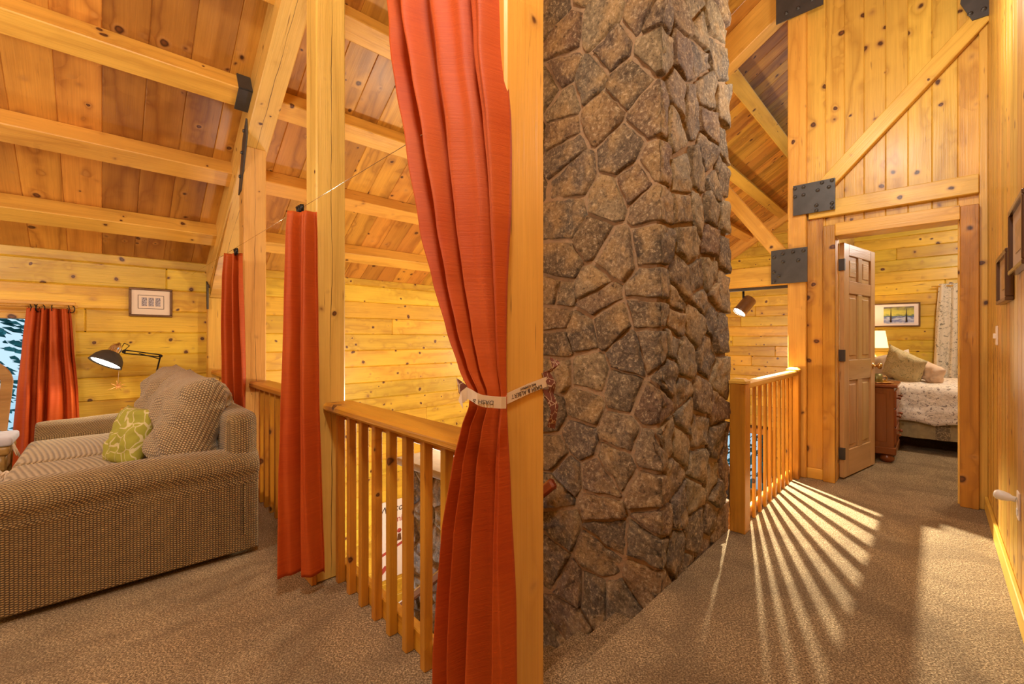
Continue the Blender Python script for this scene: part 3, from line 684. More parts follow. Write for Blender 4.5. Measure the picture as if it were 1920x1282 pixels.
def stones(seeds, dom, P, parent, fold, seed, Hh=.025, gap=.010):
    rnd = random.Random(seed)
    for i, (s, z) in enumerate(seeds):
        poly = [(dom[0], dom[2]), (dom[1], dom[2]), (dom[1], dom[3]), (dom[0], dom[3])]
        for j, (s2, z2) in enumerate(seeds):
            if i == j: continue
            dx, dz = s2-s, z2-z; dd = math.hypot(dx, dz)
            if dd > 1.2 or dd < 1e-6: continue
            poly = clip(poly, dx/dd, dz/dd, (s*dx+z*dz)/dd+dd/2-gap*rnd.uniform(.45, 1.3))
            if len(poly) < 3: break
        if len(poly) < 3: continue
        smin, smax = min(p[0] for p in poly), max(p[0] for p in poly)
        crosses = fold and smin < -.012 and smax > .012
        hgt = Hh*rnd.uniform(.6, 1.25); tilt = (rnd.uniform(-.25, .25), rnd.uniform(-.25, .25)); sd = rnd.uniform(0, 99)
        pieces = []
        if crosses:
            zc = None
            A_ = clip(poly, 1, 0, 0); B_ = clip(poly, -1, 0, 0)
            zs = [p[1] for p in A_ if abs(p[0]) < 1e-6]
            if len(zs) < 2: continue
            cen = (0, (min(zs)+max(zs))/2); pieces = [(A_, cen, 1), (B_, cen, 1)]
        else:
            if fold and smax > -.012 and smin < -.012: poly = clip(poly, 1, 0, -.004)
            if fold and smin < .012 and smax > .012: poly = clip(poly, -1, 0, -.004)
            if len(poly) < 3: continue
            cx_ = sum(p[0] for p in poly)/len(poly); cz_ = sum(p[1] for p in poly)/len(poly); pieces = [(poly, (cx_, cz_), 0)]
        verts, faces = [], []
        for pl, c, fl_ in pieces:
            # resample boundary
            bd = []
            for q in range(len(pl)):
                p0, p1 = pl[q], pl[(q+1) % len(pl)]; ln = math.hypot(p1[0]-p0[0], p1[1]-p0[1])
                onf = fl_ and abs(p0[0]) < 1e-6 and abs(p1[0]) < 1e-6
                ns = max(1, int(ln/.028))
                for t in range(ns):
                    f = t/ns; x_, z_ = p0[0]+(p1[0]-p0[0])*f, p0[1]+(p1[1]-p0[1])*f
                    if not (abs(x_) < 1e-6 and fl_):
                        jx = .008*noise.noise(Vector((x_*22, z_*22, 3.1))); jz = .008*noise.noise(Vector((x_*22, z_*22, 8.7)))
                        x2 = x_+jx
                        if fl_ and x2*x_ <= 0: x2 = x_
                        x_, z_ = x2, z_+jz
                    # slightly round corners
                    bd.append((x_, z_))
            if len(bd) < 3: continue
            n = len(bd); b0 = len(verts)
            rings = ((0, -.4), (.03, .78), (.085, 1.02), (.36, 1.04), (.7, 1.04))
            for t, hh in rings:
                for (x_, z_) in bd:
                    X_, Z_ = x_+(c[0]-x_)*t, z_+(c[1]-z_)*t
                    h_ = hgt*hh
                    if hh > .5: h_ += (noise.noise(Vector((X_*14+sd, Z_*14, sd)))*.016+noise.noise(Vector((X_*34+sd, Z_*34, sd)))*.007)+((X_-c[0])*tilt[0]+(Z_-c[1])*tilt[1])*.35*(0 if fl_ else 1)
                    verts.append((X_, Z_, max(h_, -.012), fl_ and abs(X_) < 1e-6))
            verts.append((c[0], c[1], hgt*1.04, bool(fl_))); ci = len(verts)-1
            for r_ in range(len(rings)-1):
                for q in range(n):
                    k_ = (q+1) % n; a_ = b0+r_*n
                    pa, pb = bd[q], bd[k_]
                    faces.append((a_+q, a_+k_, a_+n+k_, a_+n+q))
            a_ = b0+(len(rings)-1)*n
            for q in range(n): faces.append((a_+q, a_+(q+1) % n, ci))
        if not faces: continue
        W3 = [P(*v) for v in verts]; c3 = sum(W3, Vector())/len(W3); w = Matrix.Translation(c3) @ R.m; wi = w.inverted()
        me = bpy.data.meshes.new('stone'); me.from_pydata([wi @ v for v in W3], [], faces)
        bm = bmesh.new(); bm.from_mesh(me); bmesh.ops.remove_doubles(bm, verts=bm.verts, dist=.0008)
        bmesh.ops.recalc_face_normals(bm, faces=bm.faces)
        # orient outward
        bm.to_mesh(me); bm.free(); me.materials.append(M['stone'])
        me.polygons.foreach_set('use_smooth', [True]*len(me.polygons))
        link(bpy.data.objects.new('stone', me), w, parent)
def Pch(s, z, h, mitre):
    if mitre: return R.p(CA-h, CB-h, z)
    if s <= 0: return R.p(CA-h, CB-s, z)
    return R.p(CA+s, CB-h, z)
rnd = random.Random(4)
fill_seeds(seeds, -1.02, .93, -.2, 3.1, .235, rnd, lambda s_, z_: s_ < -.7 or s_ > -.7)
fill_seeds(seeds, -1.02, .93, 3.1, 4.75, .26, rnd)
fill_seeds(seeds, -1.02, 0, LOW, -.2, .22, rnd)
stones(seeds, (-1.06, .96, LOW, 4.75), Pch, ch, True, 5)
s2 = []; fill_seeds(s2, -2.15, -1.02, LOW, .19, .19, rnd)
stones(s2, (-2.15, -1.05, LOW, .185), lambda s, z, h, m_: R.p(CA-.02-h, CB-s, z), ch, False, 6)
s3 = []; fill_seeds(s3, 0, .9, 0.0, 4.6, .2, rnd)   # far side face that closes the silhouette
stones(s3, (0, .95, -.2, 4.7), lambda s, z, h, m_: R.p(2.97+h, 1.0+s, z), ch, False, 8, Hh=.035)
rbox('ledge_slab', R, CA-.10, 3.12, 2.02, 3.16, .19, .245, .012, M['slab'], ch, 2)
# bottle on the ledge
bt = lathe('blue_bottle', [(0, 0), (.035, 0), (.037, .01), (.037, .1), (.014, .13), (.013, .16), (0, .16)], simple('cobalt_glass', (.02, .03, .35), .1, coat=1), Matrix.Translation(R.p(1.99, 2.16, .245)), None, 16)
tag(bt, 'small cobalt blue bottle standing on the pale stone ledge', 'bottle')
# ================================================================== STAIRS
stt = empty('staircase', R, 1.5, 1.0, 0, 'carpeted stair going down between the corner post and the chimney', 'stairs')
for k in range(1, 12):
    rbox('stair_tread', R, 1.13, CA-.01, EDGE_B+.225*(k-1)-.03*0+.0, EDGE_B+.225*k+.02, -.193*k-.19, -.193*k, .012, M['carpet'], stt, 2)
hr = empty('stair_handrail', R, 1.9, 1.54, .4, 'reddish brown stair handrail fixed along the chimney stone', 'handrail')
p0, p1 = R.p(1.90, 1.50, .42), R.p(1.90, 3.55, -1.34)
bar('rail', p0, p1, .042, .06, M['cherry'], hr, R.u, .012)
for t in (.08, .35, .62, .9):
    q = p0.lerp(p1, t); cyl('rail_bracket', q-UP*.02, q-UP*.05+R.u*.09, .008, .008, M['black'], hr, 10)
# ================================================================== POSTS & BALUSTRADES (left)
def tpost(name, a0, b0, s, z0, z1, label, mat='post', base=False):
    o = empty(name, L, a0+s/2, b0+s/2, z0, label, 'post')
    box('post_shaft', L, a0, a0+s, b0, b0+s, z0, z1, M[mat], o, .007)
    if base: box('post_foot', L, a0-.02, a0, b0-.0, b0+s, 0, .85, M[mat], o, .004)
    return o
PA = tpost('timber_post', .816, .907, .158, 0, rz(1.05)-.02, 'smooth near timber post at the stair head with the tied curtain', 'newpost')
PB = tpost('timber_post', .77, 2.245, .145, 0, rz(2.4)-.0, 'tall cracked timber post standing between the two orange curtains', base=False)
box('post_foot', L, .745, .77, 2.235, 2.245+.145, 0, .84, M['rail'], PB, .004)
PC = tpost('timber_post', .77, 3.756, .15, 0, 2.64, 'cracked timber post under the rafter behind the sofa')
PD = empty('wall_post', L, .84, EAVE-.05, 0, 'timber half-post against the log wall below the rafter end', 'post')
box('post_shaft', L, .775, .935, EAVE-.09, EAVE-.001, 0, 1.62, M['beam'], PD, .005)
# curved knee between post C and the rafter end
pts = []
zt = lambda b: rz(b)-.30
for i in range(9):
    t = i/8; pts.append((3.906+(EAVE-.1-3.906)*t, zt(3.906+(EAVE-.1-3.906)*t)))
low = []
for i in range(9):
    t = i/8; b_ = (EAVE-.1)+(4.25-(EAVE-.1))*t; low.append((b_, 1.62+.0*t+ (zt(4.25)-1.62-.0)*math.sin(t*PI/2)**1.4*.98))
kn = prism('knee_brace', L, pts+low, .79, .92, M['beam'], PD, 'bz')
def steel_plate(name, F, corners, a0, t, bolts, label, plane='bz'):
    o = empty(name, F, a0, corners[0][0], corners[0][1], label, 'plate')
    prism('plate', F, corners, a0-t, a0, M['steel'], o, 'bz')
    for (b, z) in bolts:
        q = (-F.u).to_track_quat('Z', 'Y').to_matrix().to_4x4(); q.translation = F.p(a0-t+.001, b, z)
        lathe('bolt', [(0, 0), (.016, 0), (.016, .004), (.011, .004), (.011, .014), (.008, .018), (0, .018)], M['steel'], q, o, 8)
    return o
def grid_b(c0, c1, z0, z1, lst): return [(c1+(c0-c1)*x, z0+(z1-z0)*(1-y)) for x, y in lst]
# plate 1 (over the door), x: 0 = far left edge (large b)
p1b = [(.05,.1),(.26,.1),(.05,.38),(.26,.36),(.60,.30),(.70,.08),(.93,.07),(.86,.26),(.57,.78),(.57,.95),(.93,.80),(.93,.93)]
steel_plate('steel_plate', R, [(.898, 2.28), (.598, 2.28), (.598, 2.54), (.898, 2.54)], DW-.088, .010, [(.898-.30*x, 2.54-.26*y) for x, y in p1b], 'dark bolted steel plate above the left of the bedroom door')
p2b = [(.09,.2),(.34,.12),(.62,.1),(.90,.1),(.34,.36),(.76,.36),(.08,.64),(.22,.77),(.08,.92)]
steel_plate('steel_plate', R, [(1.068, 1.695), (.792, 1.695), (.792, 1.995), (1.068, 1.995)], DW-.092, .010, [(1.068-.276*x, 1.995-.3*y) for x, y in p2b], 'dark bolted steel plate beside the track light, lowest of the plates')
steel_plate('steel_plate', R, [(1.03, 4.02), (.68, 4.02), (.68, 4.35), (1.03, 4.35)], DW-.088, .010, [(.95, 4.08), (.86, 4.08), (.76, 4.10), (.95, 4.25)], 'dark steel plate under the roof, left of the high brace')
steel_plate('steel_plate', R, [(-.19, 3.45), (RW, 3.45), (RW, 3.8), (-.15, 3.8), (-.13, 3.6)], DW-.088, .010, [(-.18, 3.5), (-.245, 3.5), (-.2, 3.7)], 'dark steel plate at the top right end of the diagonal brace')
# purlin hanger plates near the rafter
hg = empty('beam_hanger', L, .75, 3.5, 2.9, 'dark steel hanger strap where the highest long beam meets the rafter', 'plate')
bq = 3.65+.072
slope_bar(L, K1, T1, .69, .775, bq-.131-.012, bq-.131, .0, .15, M['steel'], 'side_plate', hg, .001)
slope_bar(L, K1, T1, .69, .775, bq-.131-.012, bq+.012, .14, .15, M['steel'], 'bottom_plate', hg, .001)
hg2 = empty('gusset_plate', L, .77, 3.85, 2.5, 'narrow dark steel gusset on the side of the rafter above the sofa', 'plate')
prism('plate', L, [(3.66, 2.80), (3.76, 2.68), (3.90, 2.30), (3.82, 2.32), (3.64, 2.66)], .762, .772, M['steel'], hg2, 'bz')
for (b_, z_) in ((3.70, 2.72), (3.76, 2.58), (3.82, 2.42)):
    q = (-L.u).to_track_quat('Z', 'Y').to_matrix().to_4x4(); q.translation = L.p(.763, b_, z_)
    lathe('bolt', [(0, 0), (.014, 0), (.012, .012), (0, .012)], M['steel'], q, hg2, 8)
hg3 = empty('wall_bracket', L, .765, 5.25, 1.6, 'small dark steel bracket at the foot of the rafter by the log wall', 'plate')
prism('plate', L, [(5.33, 1.78), (5.25, 1.74), (5.25, 1.50), (5.30, 1.50)], .762, .774, M['steel'], hg3, 'bz')
# balustrade left
def balustrade_left(b0, b1, label, first, step=.132, clipb=None):
    o = empty('balustrade', L, .88, b0, 0, label, 'railing')
    box('handrail', L, .80, .945, b0, b1, .846, .888, M['rail'], o, .012)
    box('top_fillet', L, .885, .915, b0, b1, .80, .846, M['rail'], o, .003)
    box('bottom_rail', L, .885, .925, b0, b1, .0, .085, M['rail'], o, .004)
    b = first
    while b < b1-.03:
        box('baluster', L, .849, .885, b, b+.033, -.0, .845, M['rail'], o, .003)
        b += step
    return o
balustrade_left(1.07, 2.243, 'orange pine balustrade with square spindles in front of the void', 1.115)
balustrade_left(2.392, 3.75, 'pine balustrade behind the sofa and the narrow curtain', 2.45)
balustrade_left(3.91, EAVE-.095, 'short pine balustrade beyond the far curtain against the wall', 3.98)
# balustrade right
o = empty('balustrade', R, 3.0, .885, 0, 'short pine balustrade with newels beside the chimney and bedroom door', 'railing')
def newel(a0, b0, par):
    nw = box('newel', R, a0, a0+.09, b0, b0+.09, 0, .925, M['rail'], par, .004)
    c = [(a0-.004, b0-.004), (a0+.094, b0-.004), (a0+.094, b0+.094), (a0-.004, b0+.094)]
    vs_ = [R.p(x, y, .925) for x, y in c]+[R.p(x, y, .94) for x, y in c]+[R.p(x, y, .955) for x, y in [(a0+.014, b0+.014), (a0+.076, b0+.014), (a0+.076, b0+.076), (a0+.014, b0+.076)]]
    mesh_obj('newel_cap', vs_, [(0, 1, 2, 3), (0, 1, 5, 4), (1, 2, 6, 5), (2, 3, 7, 6), (3, 0, 4, 7), (4, 5, 9, 8), (5, 6, 10, 9), (6, 7, 11, 10), (7, 4, 8, 11), (8, 9, 10, 11)], M['beam'], Matrix(), par)
newel(2.95, .842, o); newel(4.43, .842, o)
box('handrail', R, 3.04, 4.43, .852, .922, .885, .93, M['beam'], o, .010)
box('bottom_rail', R, 3.04, 4.43, .90, .93, .0, .07, M['rail'], o, .004)
for k in range(10): box('baluster', R, 3.135+.133*k, 3.135+.133*k+.032, .872, .891, 0, .885, M['rail'], o, .003)
# ================================================================== SOFA
so = empty('sofa', L, .15, 3.8, 0, 'brown ribbed chenille two-seat sofa with rolled arms beside the balustrade', 'sofa')
SA0, SA1, SB0, SB1 = -.36, .65, 2.775, 4.87
def arm(b_out, sgn, nm='arm'):
    prof = [(b_out+sgn*.03, .03), (b_out+sgn*.03, .40), (b_out+sgn*.018, .425)]
    cx_, cz_, r_ = b_out+sgn*.088, .512, .088
    for i in range(13):
        t = math.radians(222-i*(222-20)/12); prof.append((cx_+sgn*r_*math.cos(t), cz_+r_*math.sin(t)))
    prof += [(b_out+sgn*.205, .50), (b_out+sgn*.21, .03)]
    n = len(prof); st = 14; vs_, fs = [], []
    w = Matrix.Translation(L.p(0, b_out, 0)) @ L.m
    for j in range(st+1):
        t = j/st; a_ = SA0+(SA1-SA0)*t; e = min(t, 1-t)*(SA1-SA0); sh = 1-.035*max(0, 1-e/.03)**2
        for (b_, z_) in prof:
            dz = .006*math.sin(a_*7)+.004*noise.noise(Vector((a_*6, b_*6, z_*6)))
            vs_.append((a_, (b_-b_out-sgn*.1)*sh+sgn*.1, (z_+(dz if z_ > .42 else 0)) if z_ < .1 else (z_-.3)*sh+.3+(dz if z_ > .42 else 0)))
    for j in range(st):
        for i in range(n-1): a_ = j*n+i; fs.append((a_, a_+1, a_+n+1, a_+n))
        fs.append((j*n+n-1, j*n, (j+1)*n, (j+1)*n+n-1))
    fs.append(tuple(range(n))); fs.append(tuple(range(st*n+n-1, st*n-1, -1)))
    ob = mesh_obj(nm, vs_, fs, M['sofa'], w, so, smooth=True)
    bev = ob.modifiers.new('e', 'BEVEL'); bev.width = .012; bev.segments = 2; bev.limit_method = 'ANGLE'; bev.angle_limit = math.radians(50)
arm(SB0, 1); arm(SB1, -1)
rbox('seat_base', L, SA0+.04, SA1-.02, SB0+.2, SB1-.2, .06, .32, .03, M['sofa'], so)
rbox('back_frame', L, .49, SA1, SB0+.03, SB1-.03, .05, .80, .07, M['sofa'], so, 6)
for b0_, b1_ in ((SB0+.2, 3.825), (3.825, SB1-.2)):
    rbox('seat_cushion', L, SA0-.03, .45, b0_+.004, b1_-.004, .32, .475, .055, M['sofac'], so, 5, .018)
for i, b_ in enumerate((3.39, 4.27)):
    X = L.v; Y = (UP*math.cos(.26)+L.u*math.sin(.26))
    w = basis(L, L.p(.385, b_, .71), X, Y)
    pillow('back_cushion', .98 if i == 0 else .88, .58, .36, M['sofac'], w, so, 22, 3.0, seed=i*5, crease=.03)
# green pillow
gp = pillow('green_throw_pillow', .35, .35, .14, M['greenp'], basis(L, L.p(.125, 3.44, .63), (L.v*.9-L.u*.35), (UP*.93+L.u*.35)), None, 20, 2.4, seed=3, crease=.015)
tag(gp, 'yellow-green throw pillow with pale stitched pattern leaning on the sofa back', 'pillow')
# ================================================================== CURTAINS
def Lpx(x, a=.73):      # b coordinate for a pixel column on a plane a
    r = (x-CX)/FPX; Y = a/(L.u.x*r+L.u.y); return Y*(L.v.x*r+L.v.y), Y
def rowsL(lst, a, ar=None):
    out = []
    for y, xl, xr, am in lst:
        bl, Yl = Lpx(xl, a); br, Yr = Lpx(xr, ar or a); z = H-(y-HOR)/FPX*((Yl+Yr)/2)
        out.append((z, L.p(a, bl), L.p(ar or a, br), am))
    return out
def rowsY(lst, Y):
    return [(H-(y-HOR)/FPX*Y, Vector(((xl-CX)/FPX*Y, Y, 0)), Vector(((xr-CX)/FPX*Y, Y, 0)), am) for y, xl, xr, am in lst]
# main tied curtain
c1 = empty('orange_curtain', L, .72, 1.1, 0, 'large orange silk curtain tied back to the near timber post', 'curtain')
A1 = .735
rows = rowsL([(-150, 715, 925, 1.1), (0, 735, 925, 1.1), (130, 757, 928, 1.1), (250, 778, 940, 1.05), (420, 803, 949, 1.0), (520, 823, 949, .9), (620, 848, 949, .8), (690, 868, 949, .6), (735, 884, 950, .28), (760, 884, 950, .28), (800, 874, 951, .6), (870, 862, 952, .85), (1000, 845, 953, 1.0), (1150, 832, 955, 1.0), (1290, 824, 957, 1.0)], .725, .79)
zb = .02; last = rows[-1]
rows.append((zb, last[1]+L.v*.03, last[2], 1.0))
curtain('curtain_cloth', rows, M['silk'], c1, 3.1, .034, L.u, 11, 150, 170)
c2 = empty('orange_curtain', L, .70, 2.35, 0, 'narrow orange silk curtain hanging from the wire beside the tall post', 'curtain')
A2 = .70
rows = rowsY([(396, 541, 592, .5), (430, 539, 592, .8), (600, 535, 593, .9), (760, 531, 594, 1.0), (900, 528, 598, 1.1), (1078, 527, 604, 1.1)], 2.04)
curtain('curtain_cloth', rows, M['silk'], c2, 1.7, .026, Vector((0, 1, 0)), 21, 70, 90)
c3 = empty('orange_curtain', L, .70, 3.9, 0, 'gathered orange curtain behind the sofa back at the far post', 'curtain')
rows = rowsY([(475, 421, 456, .5), (520, 419, 457, .9), (600, 417, 460, 1.0), (700, 417, 463, 1.0), (800, 420, 464, 1.0), (900, 421, 466, 1.0), (985, 421, 468, 1.0)], 3.15)
curtain('curtain_cloth', rows, M['silk'], c3, 2.6, .03, Vector((0, 1, 0)), 31, 70, 80)
for c_, x, y in ((c2, 566, 394), (c3, 445, 472)):
    b_, Y_ = Lpx(x, .70); z_ = H-(y-HOR)/FPX*Y_
    for k in (-1, 0, 1):
        cyl('curtain_clip', L.p(.695, b_+k*.025, z_-.02), L.p(.69, b_+k*.03, z_+.02), .008, .010, M['black'], c_, 8)
# wire
wz = 1.845
w_ = cyl('curtain_wire', L.p(.742, 1.16, wz), L.p(.655, EAVE, wz), .0013, .0013, M['chrome'], None, 8)
tag(w_, 'thin taut wire carrying the two smaller curtains past the posts', 'wire')
# window curtain
c4 = empty('window_curtain', L, -.9, EAVE-.1, 0, 'orange red silk window curtain hanging on dark rings at the left', 'curtain')
def Bpx(x, b=EAVE-.09):
    r = (x-CX)/FPX; Y = b/(L.v.x*r+L.v.y); return Y*(L.u.x*r+L.u.y), Y
BC = EAVE-.11
rows = []
for y, xl, xr, am in [(578, 50, 133, .8), (640, 42, 138, 1.0), (740, 30, 147, 1.0), (800, 24, 149, 1.0), (884, 16, 146, 1.0)]:
    al, Yl = Bpx(xl, BC); ar, Yr = Bpx(xr, BC); rows.append((H-(y-HOR)/FPX*((Yl+Yr)/2), L.p(al, BC), L.p(ar, BC), am))
curtain('curtain_cloth', rows, M['silk'], c4, 4.2, .035, L.v, 41, 110, 80)
rp = empty('curtain_rod', L, -1.2, BC, 1.48, 'pale wooden curtain rod across the top of the left window', 'rod')
ar_, _ = Bpx(146, BC)
cyl('rod', L.p(-2.9, BC, 1.475), L.p(ar_, BC, 1.475), .014, .014, M['beam'], rp, 12)
cyl('rod_bracket', L.p(ar_-.1, BC, 1.475), L.p(ar_-.1, EAVE, 1.475), .01, .01, M['beam'], rp, 10)
def torus(name, world, R_, r_, mat, parent, n=18, m_=6):
    vs_, fs = [], []
    for i in range(n):
        for j in range(m_):
            t, p = 2*PI*i/n, 2*PI*j/m_; vs_.append(((R_+r_*math.cos(p))*math.cos(t), (R_+r_*math.cos(p))*math.sin(t), r_*math.sin(p)))
    for i in range(n):
        for j in range(m_): fs.append((i*m_+j, ((i+1) % n)*m_+j, ((i+1) % n)*m_+(j+1) % m_, i*m_+(j+1) % m_))
    return mesh_obj(name, vs_, fs, mat, world, parent, smooth=True)
for x in (56, 63, 71, 79, 98, 128, 135):
    a_, _ = Bpx(x, BC); q = basis(L, L.p(a_, BC, 1.455), (L.v+L.u*random.uniform(-.8, .8)), UP)
    torus('curtain_ring', q, .030, .0035, M['black'], c4)
# tieback ribbon with its printed words
rb = empty('tieback_ribbon', L, .82, .9, 1.07, 'cream printed ribbon tying the large curtain to the near post', 'ribbon')
def rz_px(y, Y): return H-(y-HOR)/FPX*Y
path = []
for x_, y_, a_ in ((876, 737, .715), (884, 741, .690), (895, 748, .688), (906, 752, .700), (925, 754, .722), (940, 755, .742), (949, 755, .764)):
    b_, Y_ = Lpx(x_, a_); path.append((a_, b_, rz_px(y_, Y_)))
path += [(.812, .8995, path[-1][2]), (.90, .901, 1.058), (.975, .901, 1.073)]
vs_, fs = [], []
hw = .0148
for (a_, b_, z_) in path: vs_ += [L.p(a_, b_, z_-hw), L.p(a_, b_, z_+hw)]
for (a_, b_, z_) in path:
    vs_ += [L.p(a_+.0015, b_+.002, z_-hw), L.p(a_+.0015, b_+.002, z_+hw)]
n2 = len(path)*2
for i in range(len(path)-1):
    fs += [(2*i, 2*i+1, 2*i+3, 2*i+2), (n2+2*i, n2+2*i+2, n2+2*i+3, n2+2*i+1), (2*i+1, n2+2*i+1, n2+2*i+3, 2*i+3), (2*i, 2*i+2, n2+2*i+2, n2+2*i)]
mesh_obj('ribbon_band', vs_, fs, M['ribbon'], Matrix(), rb)
rd = (L.u+UP*.17).normalized()
wt = basis(L, L.p(.893, .9, 1.051), -rd, -UP)   # upside down
text_obj('ribbon_words', 'DASH & ALBERT', .0175, M['ink'], wt, rb, .0004)
text_obj('ribbon_words', 'RUG COMPANY', .009, M['ink'], basis(L, L.p(.897, .9, 1.0645), -rd, -UP), rb, .0004)
pd = (L.p(path[2][0], path[2][1])-L.p(path[4][0], path[4][1])).normalized()
pm = (L.p(*path[3])); text_obj('ribbon_words', 'DASH &', .0155, M['ink'], basis(L, pm-Vector((0, .003, 0))+pd.cross(UP)*.0-UP*.001, (pd+UP*.12).normalized(), -UP), rb, .0004)
# bow ends
def ribbon_tail(pts_, w, mat, nm):
    vs_, fs = [], []
    for p, s_ in pts_: vs_ += [p-s_*w/2, p+s_*w/2]
    for i in range(len(pts_)-1): fs.append((2*i, 2*i+1, 2*i+3, 2*i+2))
    ob = mesh_obj(nm, vs_, fs, mat, Matrix(), rb); md = ob.modifiers.new('t', 'SOLIDIFY'); md.thickness = .0015
bq_ = L.p(*path[0])
ribbon_tail([(bq_+UP*.0, UP), (bq_-L.u*.01+L.v*.012+UP*.012, UP), (bq_-L.u*.015+L.v*.022+UP*.02, (UP+L.v*.3))], .04, M['brownribbon'], 'ribbon_tail')
ribbon_tail([(bq_, UP), (bq_-L.u*.012+L.v*.01-UP*.012, UP), (bq_-L.u*.015+L.v*.008-UP*.03, (UP*.6+L.v*.6))], .035, M['ribbon'], 'ribbon_tail')
for k, (z0_, z1_) in enumerate(((1.10, 1.02), (1.05, .93), (1.10, 1.14))):
    ribbon_tail([(L.p(.975+.004*k, .905, z0_), L.u), (L.p(1.0+.01*k, .90, (z0_+z1_)/2), (L.u+UP*.4).normalized()), (L.p(.99+.014*k, .91, z1_), (L.u-UP*.3).normalized())], .035, M['brownribbon' if k != 1 else 'brownribbon'], 'ribbon_tail')
# ================================================================== DESK LAMP, ORNAMENT, CHAIR, PICTURES
st_ = empty('side_table', L, .30, 5.13, 0, 'small wooden side table hidden in the corner behind the sofa arm', 'table')
box('table_top', L, .12, .50, 4.95, 5.32, .56, .585, M['trim'], st_, .006)
for x_, y_ in ((.14, 4.97), (.45, 4.97), (.14, 5.27), (.45, 5.27)): box('leg', L, x_, x_+.035, y_, y_+.035, 0, .56, M['trim'], st_, .003)
dl = empty('swing_arm_lamp', L, .31, 5.15, .585, 'lit swing-arm desk lamp with dark metal shade behind the sofa', 'lamp')
def at(x, y, b):
    r = (x-CX)/FPX; Y = b/(L.v.x*r+L.v.y); return Vector((r*Y, Y, H-(y-HOR)/FPX*Y))
LB = 5.12
e0 = at(280, 752, LB); e1 = at(301, 667, LB); e2 = at(232, 659, LB-.05)
lathe('lamp_base', [(0, 0), (.09, 0), (.09, .02), (.02, .03), (.012, .05), (0, .05)], M['black'], Matrix.Translation(Vector((e0.x, e0.y, .585))), dl)
cyl('stem', Vector((e0.x, e0.y, .60)), e0, .009, .009, M['black'], dl, 10)
off = L.v*.012
for s in (1, -1):
    cyl('lower_arm', e0+off*s, e1+off*s, .0055, .0055, M['black'], dl, 8)
    cyl('upper_arm', e1+off*s+UP*.010*s, e2+off*s+UP*.014*s, .005, .005, M['black'], dl, 8)
cyl('spring', e0+Vector((-.05, 0, .06)), e0.lerp(e1, .55)-L.u*.03, .006, .006, M['black'], dl, 8)
cyl('tension_rod', e1-UP*.03, e2.lerp(e1, .4), .004, .004, M['black'], dl, 8)
for e in (e0, e1, e2): cyl('pivot_knob', e-L.v*.022, e+L.v*.022, .014, .014, M['black'], dl, 12)
ax_ = (at(196, 682, LB-.05)-at(222, 645, LB-.05)); 
axis = (ax_.normalized()*.9-L.v*.22).normalized()
top = at(224, 643, LB-.06); q = axis.to_track_quat('Z', 'Y').to_matrix().to_4x4(); q.translation = top
lathe('lamp_cap', [(0, -.005), (.014, 0), (.016, .014), (.035, .022), (.042, .05), (.044, .085), (.05, .095)], M['chrome'], q, dl, 28)
lathe('lamp_shade', [(.05, .092), (.075, .11), (.10, .145), (.115, .19), (.118, .20), (.112, .20), (.095, .148), (.05, .10)], M['steel'], q, dl, 32)
lathe('bulb', [(0, .10), (.04, .115), (.075, .15), (.10, .192), (0, .197)], M['glow'], q, dl, 24)
lamp_spot('desk_lamp_light', top+axis*.215, top+axis*1.0, 14, (1, .86, .65), 130, .05)
cyl('cord', at(226, 655, LB-.05), at(233, 643, LB-.04), .003, .003, M['black'], dl, 8)
cyl('cord', at(233, 643, LB-.04), at(243, 648, LB-.03), .003, .003, M['black'], dl, 8)
cyl('cord', at(243, 648, LB-.03), at(229, 660, LB-.05), .003, .003, M['black'], dl, 8)
og = empty('star_ornament', L, -.2, LB, .98, 'small orange straw star hanging on a thread below the desk lamp', 'ornament')
oc = at(221, 724, LB)
cyl('thread', oc, at(225, 662, LB), .0012, .0012, M['ribbon'], og, 6)
mo = simple('orange_straw', (.75, .3, .08), .6)
for ang, ln in ((20, .055), (62, .04), (100, .05), (150, .05), (205, .07), (250, .035), (300, .045), (335, .05)):
    t = math.radians(ang); cyl('ray', oc, oc+L.u*math.cos(t)*ln+UP*math.sin(t)*ln, .005, .001, mo, og, 6)
